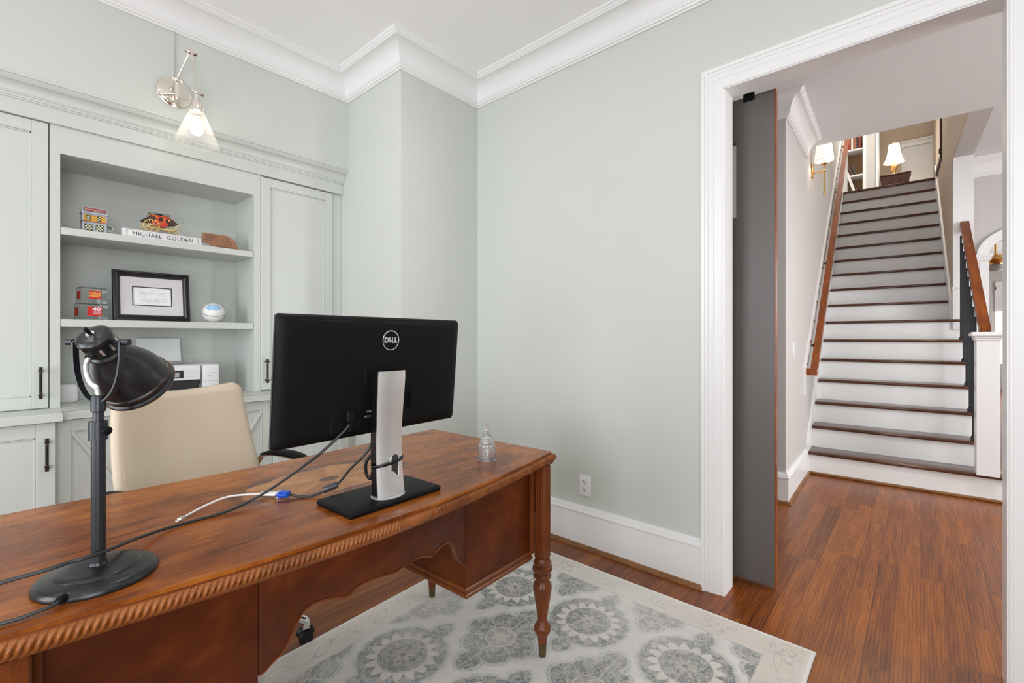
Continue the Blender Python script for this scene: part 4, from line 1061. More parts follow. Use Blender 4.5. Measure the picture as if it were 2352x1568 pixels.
for j, (row, cols) in enumerate(((0, 46), (1, 18))):     # barcode label
    m = MB()
    rr_ = random.Random(j)
    for k in range(cols):
        x_ = -0.055+k*0.0021
        if rr_.random() < 0.72: m.box((x_, -0.095-row*0.013, 0.0201), (x_+rr_.choice((0.0008, 0.0014)), -0.090-row*0.013, 0.0203), 0, MM)
    m.build('barcode', M_print if row else M_print, mon, smooth=0)
# stand: base (world aligned)
R_ = lambda x_, y_, z_: Vector((x_+1.069, y_-0.712, z_-ZD))
bx_, by_ = -1.1025, 0.7135
BMX = Matrix.Translation(R_(bx_, by_, ZD)) @ Matrix.Rotation(math.radians(1.9), 4, 'Z')
m = loft(MB(), [(0.158, 0.282, 0.006, 0.0005), (0.164, 0.288, 0.008, 0.004), (0.166, 0.290, 0.009, 0.009), (0.160, 0.284, 0.008, 0.0135), (0.150, 0.274, 0.007, 0.015)], BMX); m.build('base', M_black, mon, smooth=30)
m = MB(); m.lathe([(0.047, 0.0151), (0.047, 0.0165), (0.044, 0.0170), (0, 0.0170)], 40, Matrix.Diagonal((0.80, 1.0, 1, 1))); m.build('base_ring', M_silverpaint, mon)
def column():
    zs = [0.0175, 0.05, 0.09, 0.13, 0.17, 0.21, 0.25, 0.29, 0.33, 0.347]
    xo = [0.018, 0.014, 0.010, 0.008, 0.008, 0.010, 0.013, 0.017, 0.020, 0.021]
    hw = [0.041, 0.040, 0.039, 0.0385, 0.0385, 0.039, 0.040, 0.041, 0.042, 0.041]
    yo = [0.0]*10
    def make(mb, dx0, dx1, shrink, curve):
        n = 12; rows = []
        for z_, x_, h_ in zip(zs, xo, hw):
            h2 = h_-shrink; ring = []
            for k in range(n+1):
                q = -1+2*k/n; ring.append((x_+dx1-curve*q*q, q*h2, z_))
            for k in range(n, -1, -1):
                q = -1+2*k/n; ring.append((x_+dx0-curve*0.4*q*q, q*h2, z_))
            rows.append(ring)
        vs = mb.grid([r+[] for r in rows], len(rows), len(rows[0]))
        for r in vs: pass
        for a_, b2 in zip(vs[:-1], vs[1:]): mb.bm.faces.new([a_[-1], a_[0], b2[0], b2[-1]])
        mb.bm.faces.new(vs[0]); mb.bm.faces.new(list(reversed(vs[-1])))
        bmesh.ops.recalc_face_normals(mb.bm, faces=mb.bm.faces)
        return mb
    make(MB(), -0.004, 0.004, 0.0, 0.006).build('stand_plate', M_silver, mon, smooth=45)
    make(MB(), -0.034, -0.0042, 0.003, 0.004).build('stand_column', M_blackgl, mon, smooth=45)
column()
m = MB(); m.box((-0.040, -0.035, 0.275), (-0.012, 0.030, 0.345), 0.006); m.build('mount_block', M_blackgl, mon)
# cable slot, drawn as a recessed black inlay set into the plate
m = MB(); P = [(0.0115+0.0*0, 0) for _ in ()]
pts = []
for k in range(17): a = PI*k/16; pts.append((0.011+0.012*math.cos(a), 0.112+0.012*math.sin(a)))
for k in range(17): a = PI+PI*k/16; pts.append((0.011+0.012*math.cos(a), 0.070+0.012*math.sin(a)))
m.prism(pts, 0.0, 0.0150, 'x'); m.build('cable_slot', M_gap, mon)
m = MB(); m.tube([(0.0150, p_[0], p_[1]) for p_ in pts[::2]], 0.0009, 6, closed=True); m.build('slot_rim', M_silver, mon)
# cable tie ring around the stand
tie = thing('cable_tie', 'black cable strap looped around the silver monitor stand', 'cable strap', (-1.069, 0.712, ZD))
m = MB(); T = []
for k in range(40):
    a = 2*PI*k/40; T.append((-0.003+0.0245*math.cos(a), 0.0+0.0465*math.sin(a), 0.104+0.006*math.sin(a)))
m.tube(T, 0.0021, 8, closed=True, flat=(0.6, 1.7)); m.build('strap', M_blackgl, tie)
m = MB(); m.tube(spline([(-0.036, -0.030, 0.120), (-0.044, -0.040, 0.100), (-0.044, -0.038, 0.070), (-0.036, -0.030, 0.058), (-0.032, -0.026, 0.080)], 6), 0.0045, 8); m.build('tail', M_blackgl, tie)

# power cord from the monitor, across the desk, over the lamp foot
cpts = [(-1.088, 0.613, 1.026), (-1.088, 0.611, 1.004), (-1.090, 0.602, 0.989), (-1.100, 0.578, 0.964), (-1.115, 0.546, 0.933), (-1.178, 0.538, 0.895), (-1.237, 0.508, 0.850), (-1.291, 0.464, 0.806), (-1.289, 0.393, 0.790), (-1.281, 0.285, 0.7895), (-1.227, 0.212, 0.802), (-1.106, 0.134, 0.833), (-1.095, 0.095, 0.835), (-1.093, 0.063, 0.833), (-1.109, 0.015, 0.826), (-1.16, -0.08, 0.800)]
pc = thing('power_cord', 'thick black power cord running from the monitor over the lamp foot', 'cord')
m = MB(); m.tube(spline(cpts, 8), 0.0034, 10); m.build('cable', M_cord, pc)
m = MB(); m.box((-1.099, 0.601, 1.004), (-1.079, 0.625, 1.036), 0.004); m.lathe([(0.0075, 0), (0.0055, -0.012), (0.0042, -0.024)], 12, Matrix.Translation((-1.088, 0.613, 1.005))); m.build('plug', M_black, pc)

# video cable with ferrite and blue plug
vc = thing('video_cable', 'black video cable with a blue plug lying behind the monitor base', 'cable')
m = MB(); m.tube(spline([(-1.105, 0.690, 0.945), (-1.112, 0.678, 0.918), (-1.125, 0.664, 0.895), (-1.165, 0.655, 0.862), (-1.195, 0.648, 0.830), (-1.222, 0.640, 0.806), (-1.232, 0.618, 0.797), (-1.245, 0.585, 0.790), (-1.270, 0.562, 0.7895), (-1.289, 0.545, 0.794)], 8), 0.0034, 10); m.build('cable', M_cord, vc)
m = MB(); a, b_ = Vector((-1.222, 0.668, 0.7985)), Vector((-1.262, 0.636, 0.797)); a, b_ = Vector((-1.214, 0.646, 0.813)), Vector((-1.236, 0.614, 0.799))
d_ = (b_-a).normalized(); m.lathe([(0.0045, 0), (0.0085, 0.001), (0.0092, 0.003), (0.0092, 0.034), (0.0085, 0.037), (0.0045, 0.038)], 16, axis_matrix(a-d_*0.0, d_)); m.build('ferrite', M_bezel, vc)
m = MB(); VP = axis_matrix((-1.286, 0.545, 0.7955), Vector((-0.046, -0.040, 0.0)), (0, 0, 1))
m.prism([(-0.0075, -0.008), (0.0075, -0.008), (0.0075, 0.008), (-0.0075, 0.008)], 0.0, 0.026, 'z', VP, bev=0.002)
for sg in (-1, 1): cyl(m, VP @ Vector((0, sg*0.011, 0.003)), VP @ Vector((0, sg*0.011, 0.030)), 0.0038, 12)
m.prism([(-0.0085, -0.011), (0.0085, -0.011), (0.0085, 0.011), (-0.0085, 0.011)], 0.018, 0.026, 'z', VP, bev=0.0015); m.build('plug', M_blue, vc)
m = MB(); m.prism([(-0.0085, -0.0095), (0.0085, -0.0095), (0.0085, 0.0095), (-0.0085, 0.0095)], 0.0262, 0.031, 'z', VP, bev=0.001); m.build('plug_shell', M_silver, vc)
# adapter
ad = thing('adapter', 'silver video adapter with a white lead ending in a small usb-c plug', 'adapter')
m = MB(); q0 = VP @ Vector((0, 0, 0.032)); AX = axis_matrix(q0, Vector((-0.046, -0.040, 0.0)), (0, 0, 1)); P = []
for k in range(24): a = 2*PI*k/24; P.append((0.0072*math.sin(a), 0.0125*math.cos(a)))
m.prism(P, 0.0, 0.044, 'z', AX, bev=0.001); m.build('body', M_silver, ad)
m = MB(); e0 = q0+Vector((-0.046, -0.040, 0)).normalized()*0.044
wp = [e0, e0+Vector((-0.012, -0.012, 0.0)), (-1.372, 0.425, 0.800), (-1.362, 0.372, 0.795), (-1.341, 0.330, 0.7895), (-1.327, 0.314, 0.7885)]
m.tube(spline(wp, 8), 0.0026, 10); m.build('lead', M_whitecord, ad)
m = MB(); AX2 = axis_matrix((-1.328, 0.3155, 0.7890), (0.015, -0.017, -0.0005), (0, 0, 1)); m.prism([(-0.0034, -0.0055), (0.0034, -0.0055), (0.0034, 0.0055), (-0.0034, 0.0055)], 0, 0.018, 'z', AX2, bev=0.0015); m.build('usb_plug', M_silver, ad)
m = MB(); m.prism([(-0.0012, -0.0042), (0.0012, -0.0042), (0.0012, 0.0042), (-0.0012, 0.0042)], 0.0182, 0.026, 'z', AX2, bev=0.0005); m.build('usb_tip', M_chrome, ad)

# desk lamp -------------------------------------------------------------------
LX, LY = -1.121, 0.135
dl = thing('desk_lamp', 'black metal task lamp with tilted bell shade on round foot', 'lamp', (LX, LY, ZD))
m = MB(); m.lathe([(0, 0.0005), (0.0875, 0.0005), (0.0882, 0.003), (0.0868, 0.008), (0.083, 0.013), (0.078, 0.0155), (0.066, 0.0175), (0.062, 0.0185), (0.060, 0.0215), (0.056, 0.0235), (0.040, 0.0245), (0.014, 0.0250), (0.0125, 0.030), (0, 0.030)], 72); m.build('base', M_lampblack, dl)
m = MB(); cyl(m, (0, 0, 0.024), (0, 0, 0.270), 0.0105, 20); cyl(m, (0, 0, 0.270), (0, 0, 0.315), 0.0082, 20); m.build('pole', M_lampstem, dl)
m = MB(); m.lathe([(0.0106, 0.250), (0.0142, 0.250), (0.0142, 0.284), (0.0084, 0.284)], 24); CD = Vector((0.9, -0.38, 0)).normalized(); m.build('collar', M_lampstem, dl)
m = MB(); tr = Vector((0.95, 0.55, 0)).normalized()
# knob faces the camera side, to the right of the pole
m.lathe([(0.004, 0.012), (0.004, 0.020), (0.0070, 0.020), (0.0080, 0.023), (0.0076, 0.027), (0.005, 0.029), (0, 0.0293)], 20, axis_matrix((0, 0, 0.268), (0.93, 0.36, 0))); m.build('knob', M_black, dl)
# yoke
PH = 0.759; wv_ = Vector((math.cos(PH), math.sin(PH), 0)); PZ = 1.212-ZD; KW = 0.041
m = MB(); Y_ = []
for k in range(41):
    a = PI*k/40; Y_.append(Vector((0, 0, PZ))+wv_*KW*math.cos(a)-Vector((0, 0, 1))*((PZ-0.318)*math.sin(a)**0.75))
# flat band: width along the lamp's forward direction
hv = Vector((-math.sin(PH), math.cos(PH), 0)); rows = []
for i, p_ in enumerate(Y_):
    q = (Y_[min(i+1, 40)]-Y_[max(i-1, 0)]).normalized(); nn = q.cross(hv).normalized()
    rows.append([p_+hv*0.0062+nn*0.0014, p_-hv*0.0062+nn*0.0014, p_-hv*0.0062-nn*0.0014, p_+hv*0.0062-nn*0.0014, p_+hv*0.0062+nn*0.0014])
m.grid(rows, 41, 5); bmesh.ops.recalc_face_normals(m.bm, faces=m.bm.faces)
m.lathe([(0.0086, 0.300), (0.0110, 0.302), (0.0110, 0.328), (0.0095, 0.331), (0, 0.331)], 20)
m.build('yoke', M_lampstem, dl, smooth=30)
# head: axis n, lathe along it
nv = Vector((-0.516, 0.544, -0.662)).normalized(); HP = Vector((0, 0, PZ)); HMt = axis_matrix(HP-nv*0.020, nv, wv_)
prof = [(0, 0.000), (0.018, 0.0005), (0.024, 0.002), (0.0275, 0.005), (0.0283, 0.009), (0.0275, 0.012), (0.0268, 0.020), (0.0262, 0.034), (0.0262, 0.040), (0.0300, 0.042), (0.0315, 0.045), (0.0300, 0.048),
        (0.0290, 0.050), (0.0300, 0.054), (0.0345, 0.064), (0.0415, 0.076), (0.0490, 0.091), (0.0540, 0.104), (0.0572, 0.118), (0.0590, 0.128), (0.0612, 0.130), (0.0612, 0.134), (0.0595, 0.136), (0.0600, 0.142), (0.0640, 0.1445), (0.0652, 0.148), (0.0640, 0.150)]
inner = [(r_-0.0018, z_) for r_, z_ in reversed(prof[13:-1])]
m = MB(); m.lathe(prof+inner+[(0.020, 0.052), (0, 0.050)], 72, HMt, cap=False); m.build('shade', M_lampblack, dl)
m = MB()
for (r_, z_) in ((0.0617, 0.132), (0.0652, 0.1478)):
    m.tube([HMt @ Vector((r_*math.cos(2*PI*k/72), r_*math.sin(2*PI*k/72), z_)) for k in range(72)], 0.0003, 6, closed=True)
m.build('worn_rim', M_copper, dl)
m = MB()
for k in range(10):      # vent slots around the neck
    a = 2*PI*(k+0.5)/10
    T_ = HMt @ Matrix.Rotation(a, 4, 'Z')
    m.prism([(0.0262*0-0.0022, 0.018), (0.0022, 0.018), (0.0022, 0.032), (-0.0022, 0.032)], 0.0255, 0.0274, 'x', T_)
m.build('vent_slots', M_silver, dl, smooth=0)
m = MB()
for sg in (-1, 1):
    cyl(m, HP+wv_*sg*0.026, HP+wv_*sg*0.044, 0.0040, 14); cyl(m, HP+wv_*sg*0.044, HP+wv_*sg*0.055, 0.0056, 14)
m.build('pivot_screws', M_lampstem, dl)
m = MB(); SWP = HMt @ Vector((0, 0, 0)); cyl(m, SWP+nv*0.001, SWP-nv*0.004, 0.0068, 20); m.build('switch_collar', M_chrome, dl)
m = MB(); cyl(m, SWP-nv*0.003, SWP-nv*0.017, 0.0032, 14); m.build('switch', M_black, dl)
cs = HMt @ (Matrix.Rotation(math.radians(205), 4, 'Z') @ Vector((0.030, 0, 0.028)))
cs = HP - hv*0.020 - Vector((0, 0, 1))*0.028
m = MB(); cyl(m, HP+nv*0.010-hv*0.010, cs+Vector((0, 0, 0.0)), 0.0078, 16, 0.0062); m.build('cable_boss', M_lampblack, dl)
gp = spline([cs, cs-hv*0.006-Vector((0, 0, 1))*0.012, cs-hv*0.004-Vector((0, 0, 1))*0.028, cs+hv*0.004-Vector((0, 0, 1))*0.044, Vector((0, 0, 0.345))-hv*0.004, Vector((0, 0, 0.328))], 20)
m = MB(); m.tube(gp, [0.0043 if i % 2 else 0.0035 for i in range(len(gp))], 12); m.build('flexible_conduit', M_silver, dl)
m = MB(); gd = Vector((0.80, -0.60, 0)).normalized(); gx = gd*0.083; cyl(m, gx+Vector((0, 0, 0.009)), gx+gd*0.012+Vector((0, 0, 0.009)), 0.0062, 16); m.build('grommet', M_black, dl)
m = MB(); g0 = gx+gd*0.010+Vector((0, 0, 0.009)); m.tube(spline([g0, g0+gd*0.012+Vector((0, -0.004, -0.001)), g0+Vector((0.010, -0.050, -0.004)), g0+Vector((-0.004, -0.095, -0.0045)), g0+Vector((-0.05, -0.16, -0.0048))], 8), 0.0030, 8); m.build('mains_lead', M_cord, dl)

# crystal bell ------------------------------------------------------------------
cb = thing('crystal_bell', 'small cut crystal hand bell standing on the desk corner', 'bell', (-1.162, 1.183, ZD))
bp = [(0.0335, 0.0006), (0.0335, 0.004), (0.0325, 0.010), (0.0318, 0.030), (0.0310, 0.044), (0.0290, 0.0445), (0.0300, 0.050), (0.0288, 0.058), (0.0262, 0.059), (0.0255, 0.066), (0.0215, 0.078), (0.0130, 0.088), (0.0080, 0.094), (0.0065, 0.100), (0.0065, 0.104),
      (0.0095, 0.107), (0.0098, 0.111), (0.0065, 0.115), (0.0070, 0.117), (0.0060, 0.121), (0, 0.1265)]
def crystal():
    mb = MB(); n = 96; P = []
    for k in range(n):
        a = 2*PI*k/n; col = []
        for i, (r_, z_) in enumerate(bp[:-1]):
            col.append((r_, z_))
        # resample so that diamond cuts read
        out = []
        for (r0, z0_), (r1_, z1_) in zip(bp[:-1], bp[1:]):
            sN = max(1, int(abs(z1_-z0_)/0.0011))
            for q in range(sN):
                t = q/sN; r_ = r0+(r1_-r0)*t; z_ = z0_+(z1_-z0_)*t
                if 0.003 < z_ < 0.042: r_ -= 0.0011*(abs(math.sin(a*12+z_*520))*0.5+abs(math.sin(a*12-z_*520))*0.5)
                elif 0.060 < z_ < 0.095: r_ -= 0.0016*abs(math.sin(a*7))
                elif 0.046 < z_ < 0.058: r_ -= 0.0010*abs(math.sin(a*16))
                elif z_ > 0.106: r_ -= 0.0010*abs(math.sin(a*3))
                out.append((max(0.0003, r_)*math.cos(a), max(0.0003, r_)*math.sin(a), z_))
        out.append((0.0002*math.cos(a), 0.0002*math.sin(a), 0.1265))
        P.append(out)
    mb.grid(P, n, len(P[0]), True)
    Pi = [[((r_)*math.cos(2*PI*k/n), (r_)*math.sin(2*PI*k/n), z_) for r_, z_ in ((0.0335, 0.0006), (0.0295, 0.0008), (0.0285, 0.030), (0.0265, 0.055), (0.0200, 0.072), (0.0040, 0.084), (0.0002, 0.085))] for k in range(n)]
    mb.grid(Pi, n, 7, True)
    bmesh.ops.remove_doubles(mb.bm, verts=mb.bm.verts, dist=0.00005)
    bmesh.ops.recalc_face_normals(mb.bm, faces=mb.bm.faces)
    return mb.build('bell_body', M_crystal, cb, smooth=20)
crystal()
m = MB(); cyl(m, (0, 0, 0.078), (0, 0, 0.030), 0.0008, 6); m.sphere((0, 0, 0.026), 0.0045, 8); m.build('clapper', M_chrome, cb)

# ================================================================== OFFICE CHAIR
CR = math.radians(18.0)
ch = thing('office_chair', 'cream leather office chair with curved chrome arms behind the desk', 'chair', (-1.845, 0.575, 0), CR)
# local: +x = facing direction (towards the desk), y = across
def backrest():
    mb = MB(); nz, ny = 80, 36; F, B = [], []
    for i in range(nz+1):
        t = i/nz; z = 0.50+0.535*t
        xr = -0.145-0.165*t-0.030*math.sin(PI*t)            # recline + lumbar curve
        hw = 0.262-0.034*t**2.0-0.002*math.sin(PI*t)-0.035*max(0, (t-0.92)/0.08)**3
        rf, rb = [], []
        for j in range(ny+1):
            q = -1+2*j/ny
            y = q*hw
            cup = 0.050*(q*q)                          # wraps forward at the sides
            edge = (1-abs(q)**10)**0.5 if abs(q) < 1 else 0
            topr = min(1, (1-t)/0.05+0.12)**0.5; botr = min(1, t/0.05+0.12)**0.5
            th = 0.026*edge*topr*botr+0.004
            dip = -0.018*(1-q*q)*max(0, (t-0.85)/0.15)
            wr = 0.0012*math.sin(q*9+t*3)*math.exp(-((t-0.4)*3)**2)
            rf.append((xr+cup+th+wr, y, z+dip)); rb.append((xr+cup-th, y, z+dip))
        F.append(rf); B.append(rb)
    vf = mb.grid(F, nz+1, ny+1); vb = mb.grid(B, nz+1, ny+1)
    for A_, B_ in ((vf, vb),):
        for j in range(ny):
            mb.bm.faces.new([A_[0][j], A_[0][j+1], B_[0][j+1], B_[0][j]]); mb.bm.faces.new([A_[nz][j], A_[nz][j+1], B_[nz][j+1], B_[nz][j]])
        for i in range(nz):
            mb.bm.faces.new([A_[i][0], A_[i+1][0], B_[i+1][0], B_[i][0]]); mb.bm.faces.new([A_[i][ny], A_[i+1][ny], B_[i+1][ny], B_[i][ny]])
    bmesh.ops.recalc_face_normals(mb.bm, faces=mb.bm.faces)
    return mb.build('backrest', M_leather, ch, smooth=60)
backrest()
m = MB(); P = []
for i in range(60):
    t = i/59; z = 0.51+0.515*t; xr = -0.145-0.165*t-0.030*math.sin(PI*t); hw = 0.262-0.034*t**2-0.002*math.sin(PI*t)
    q = -0.90; P.append((xr+0.050*q*q+0.0245*(1-abs(q)**10)**0.5+0.0045, q*hw, z))
m.tube(P, 0.0010, 6); m.build('seam', M_leather, ch)
m = MB(); m.prism(rrect(0.37, 0.44, 0.07), 0.43, 0.50, 'z', Matrix.Translation((-0.03, 0, 0)), bev=0.02); m.build('seat', M_leather, ch)
for sg in (-1, 1):
    arm = MB(); ap = spline([(-0.20, sg*0.290, 0.560), (-0.245, sg*0.292, 0.655), (-0.20, sg*0.294, 0.712), (-0.08, sg*0.296, 0.724), (0.035, sg*0.296, 0.707), (0.075, sg*0.294, 0.650), (0.080, sg*0.290, 0.560), (0.04, sg*0.270, 0.470), (0.0, sg*0.200, 0.425)], 10)
    arm.tube(ap, 0.013, 12, flat=(1.5, 0.55)); ao = arm.build('armrest', M_chrome, ch)
    pad = MB(); pp = spline([(-0.205, sg*0.294, 0.719), (-0.14, sg*0.295, 0.734), (-0.06, sg*0.296, 0.7385), (0.02, sg*0.296, 0.727), (0.065, sg*0.295, 0.694)], 8)
    nP = len(pp); pad.tube(pp, [0.006+0.010*math.sin(PI*min(1, max(0, i/(nP-1)*0.9+0.05)))**0.5 for i in range(nP)], 12, flat=(1.7, 0.62)); pad.build('arm_pad', M_black, ao)
GX, GY = -0.076, 0.038
m = MB(); cyl(m, (GX, GY, 0.13), (GX, GY, 0.43), 0.025, 20); cyl(m, (GX, GY, 0.30), (GX, GY, 0.42), 0.034, 20); m.build('gas_lift', M_chrome, ch)
bs = MB(); bs.lathe([(0, 0.15), (0.045, 0.15), (0.05, 0.13), (0.045, 0.09), (0, 0.09)], 24, Matrix.Translation((GX, GY, 0)))
feet = []
for k in range(5):
    a = 2*PI*k/5+math.radians(72-18); dx, dy = math.cos(a), math.sin(a)
    bs.tube(spline([(dx*0.03, dy*0.03, 0.122), (dx*0.12, dy*0.12, 0.125), (dx*0.22, dy*0.22, 0.112), (dx*0.268, dy*0.268, 0.090), (dx*0.272, dy*0.272, 0.062)], 6), 0.0165, 12, Matrix.Translation((GX, GY, 0))); feet.append((dx, dy))
bs.build('star_base', M_chrome, ch)
for dx, dy in feet:
    wx = -1.929+0.272*(dx*math.cos(CR)-dy*math.sin(CR)); OG = Vector((GX, GY, 0))
    c_ = OG+Vector((dx*0.272, dy*0.272, 0.028+(0.012 if wx > -1.80 else 0.0))); ax = Vector((-dy, dx, 0))
    cm = MB(); 
    for sg in (-1, 1):
        cm.lathe([(0, 0), (0.024, 0.001), (0.0275, 0.005), (0.0275, 0.013), (0.022, 0.017), (0, 0.017)], 24, axis_matrix(c_+ax*sg*0.004, ax*sg))
    cm.tube([c_+Vector((dx*0.024*math.cos(a), dy*0.024*math.cos(a), 0.026*math.sin(a)+0.004)) for a in [PI*i/12 for i in range(13)]], 0.006, 8, flat=(2.2, 0.8))
    cyl(cm, c_, c_+Vector((0, 0, 0.036)), 0.007, 10); cm.build('caster', M_blackgl, ch)

# ================================================================== RUG
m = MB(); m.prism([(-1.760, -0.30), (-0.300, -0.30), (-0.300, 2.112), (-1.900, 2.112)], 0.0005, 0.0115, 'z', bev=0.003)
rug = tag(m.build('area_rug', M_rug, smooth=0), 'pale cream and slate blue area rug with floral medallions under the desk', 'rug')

# ================================================================== THINGS ON THE SHELVES
Z1, Z2 = 1.7485, 1.3105
YX = Matrix(((0, 0, 1, 0), (1, 0, 0, 0), (0, 1, 0, 0), (0, 0, 0, 1)))     # text plane: x->+y, y->+z, out->+x
M_ochre = paint('ochre_toy_wall', (0.72, 0.36, 0.04), 0.5, 0); M_blgrey = paint('pale_blue_grey_trim', (0.46, 0.49, 0.55), 0.5, 0)
M_maroon = paint('maroon_sign', (0.30, 0.06, 0.06), 0.5, 0); M_green = paint('dark_green_shutter', (0.03, 0.06, 0.01), 0.5, 0)
M_cream = paint('cream_detail', (0.80, 0.74, 0.58), 0.5, 0)
# toy bank building
hb = thing('model_building', 'small ochre two storey model building at the left of the top shelf', 'model', (-3.15, 0.316, Z1))
m = MB(); m.box((-0.055, 0.004, 0), (0, 0.094, 0.092)); m.build('upper_walls', M_ochre, hb)
m = MB(); m.box((-0.056, 0.002, 0), (0.002, 0.007, 0.120)); m.box((-0.056, 0.091, 0), (0.002, 0.096, 0.120)); m.box((-0.002, 0.004, 0), (0.001, 0.094, 0.058)); m.box((-0.058, -0.003, 0.100), (0.006, 0.101, 0.107), 0.001)
m.box((-0.002, 0.003, 0.092), (0.003, 0.095, 0.100)); m.box((-0.004, 0.006, 0.107), (0.002, 0.093, 0.131))
for k in range(18): m.box((0.003, 0.006+k*0.005, 0.0945), (0.005, 0.0085+k*0.005, 0.0995))
m.box((-0.050, 0.100, 0), (-0.004, 0.118, 0.003)); m.box((-0.006, 0.0955, 0.020), (-0.003, 0.121, 0.023)); m.box((-0.006, 0.118, 0), (-0.003, 0.121, 0.046)); m.prism([(0.096, 0.052), (0.122, 0.046), (0.122, 0.044), (0.096, 0.050)], -0.05, -0.001, 'x')
m.build('trim', M_blgrey, hb)
m = MB(); m.box((0.002, 0.009, 0.1095), (0.0035, 0.090, 0.1275)); m.box((-0.057, -0.001, 0.0575), (0.005, 0.099, 0.0605)); sgn = m.build('sign_board', M_maroon, hb)
text('lettering', 'Wells Fargo & Co.', 0.0102, Matrix.Translation((0.0037, 0.0495, 0.1185)) @ YX, M_cream, sgn, 0.0002, 0.0)
m = MB()
for (y0_, z0_, w_, h_) in ((0.018, 0.066, 0.016, 0.024), (0.058, 0.066, 0.016, 0.024), (0.011, 0.014, 0.030, 0.033), (0.053, 0.014, 0.030, 0.033)):
    m.box((0.0012, y0_, z0_), (0.0028, y0_+w_, z0_+h_))
fr_ = m.build('window_frames', M_green, hb)
m = MB()
for (y0_, z0_, w_, h_, nx_) in ((0.020, 0.068, 0.012, 0.020, 2), (0.060, 0.068, 0.012, 0.020, 2), (0.013, 0.016, 0.026, 0.028, 4), (0.055, 0.016, 0.026, 0.028, 4)):
    rows_ = 4
    for a in range(nx_):
        for b_ in range(rows_):
            if (a+b_) % 2 == 0: m.box((0.0028, y0_+a*w_/nx_, z0_+b_*h_/rows_), (0.0034, y0_+(a+1)*w_/nx_, z0_+(b_+1)*h_/rows_))
m.build('curtain_checks', M_cream, fr_)
# stagecoach
M_coach = paint('red_coach_body', (0.58, 0.045, 0.018), 0.35, 0); M_coachl = paint('orange_coach_trim', (0.75, 0.17, 0.03), 0.4, 0); M_wheel = paint('yellow_wheel', (0.80, 0.60, 0.26), 0.45, 0)
M_leath = paint('brown_boot_leather', (0.060, 0.030, 0.020), 0.55, 0.1)
sg_ = thing('model_stagecoach', 'red model stagecoach with yellow spoked wheels on the top shelf', 'model', (-3.195, 0.592, Z1+0.048))
def wheel(y, z, r, nsp, x, nm):
    mb = MB(); mb.tube([(x, y+r*math.cos(2*PI*k/40), z+r*math.sin(2*PI*k/40)) for k in range(40)], r*0.052, 8, closed=True)
    for k in range(nsp):
        a = 2*PI*k/nsp+0.1; mb.tube([(x, y, z), (x, y+(r*0.97)*math.cos(a), z+(r*0.97)*math.sin(a))], [r*0.045, r*0.030], 6)
    w_ = mb.build(nm, M_wheel, sg_)
    mb = MB(); cyl(mb, (x-0.003, y, z), (x+0.004, y, z), r*0.13, 12); mb.build('hub', M_leath, w_)
XW = 0.032
for x_ in (XW, -XW): wheel(0.008, 0.0365, 0.0355, 14, x_, 'rear_wheel'); wheel(0.112, 0.0250, 0.0240, 12, x_, 'front_wheel')
m = MB(); zb_ = 0.040
m.prism([(0.010, 0.100), (0.010, 0.058), (0.020, 0.046), (0.050, 0.040), (0.075, 0.043), (0.088, 0.058), (0.090, 0.094)], -0.022, 0.022, 'x', bev=0.0015); bdy = m.build('coach_body', M_coach, sg_)
m = MB(); m.box((-0.024, 0.004, 0.098), (0.024, 0.096, 0.102), 0.001); m.box((-0.0226, 0.038, 0.043), (0.0226, 0.0395, 0.098)); m.box((-0.0226, 0.062, 0.043), (0.0226, 0.0635, 0.098))
m.box((-0.0224, 0.026, 0.070), (0.0224, 0.036, 0.094)); m.box((-0.0224, 0.065, 0.070), (0.0224, 0.073, 0.092)); m.box((-0.0230, 0.012, 0.064), (0.0230, 0.088, 0.0655)); m.build('body_trim', M_coachl, bdy)
m = MB()
for (a, b_, c_, d_) in ((0.014, 0.024, 0.072, 0.094), (0.0285, 0.0335, 0.079, 0.086), (0.042, 0.060, 0.073, 0.091), (0.067, 0.071, 0.076, 0.084), (0.075, 0.085, 0.066, 0.088)): m.box((-0.0232, a, c_), (0.0232, b_, d_))
m.build('coach_windows', M_gap, bdy)
m = MB(); m.prism([(0.044, 0.060), (0.051, 0.055), (0.058, 0.060), (0.055, 0.060), (0.051, 0.0575), (0.047, 0.060)], 0.0226, 0.0234, 'x'); m.build('eagle_mark', M_cream, bdy)
m = MB(); m.prism([(0.0095, 0.100), (-0.034, 0.066), (-0.026, 0.060), (0.010, 0.056)], -0.020, 0.020, 'x', bev=0.001); m.build('rear_boot', M_leath, sg_)
m = MB(); m.prism([(0.091, 0.092), (0.110, 0.086), (0.132, 0.070), (0.122, 0.062), (0.090, 0.056)], -0.020, 0.020, 'x', bev=0.001); m.build('front_boot', M_leath, sg_)
m = MB(); m.box((-0.018, 0.094, 0.088), (0.018, 0.112, 0.094), 0.002); m.build('driver_seat', M_red, sg_)
m = MB(); m.box((-0.004, -0.006, 0.033), (0.004, 0.112, 0.039)); cyl(m, (-XW, 0.008, 0.0365), (XW, 0.008, 0.0365), 0.003, 8); cyl(m, (-XW, 0.112, 0.025), (XW, 0.112, 0.025), 0.003, 8)
for x_ in (-0.020, 0.020): m.box((x_-0.002, 0.030, 0.026), (x_+0.002, 0.106, 0.031))
m.tube([(0.016, 0.108, 0.034), (0.016, 0.146, 0.074)], 0.0016, 8); m.build('undercarriage', M_wheel, sg_)
m = MB(); m.tube([(0.016, 0.138, 0.066), (0.016, 0.156, 0.084)], 0.0010, 6)
for zz in (0.108, 0.114):
    m.tube([(-0.020, 0.000, zz), (0.020, 0.000, zz), (0.020, 0.094, zz-0.002), (-0.020, 0.094, zz-0.002)], 0.0009, 6, closed=True)
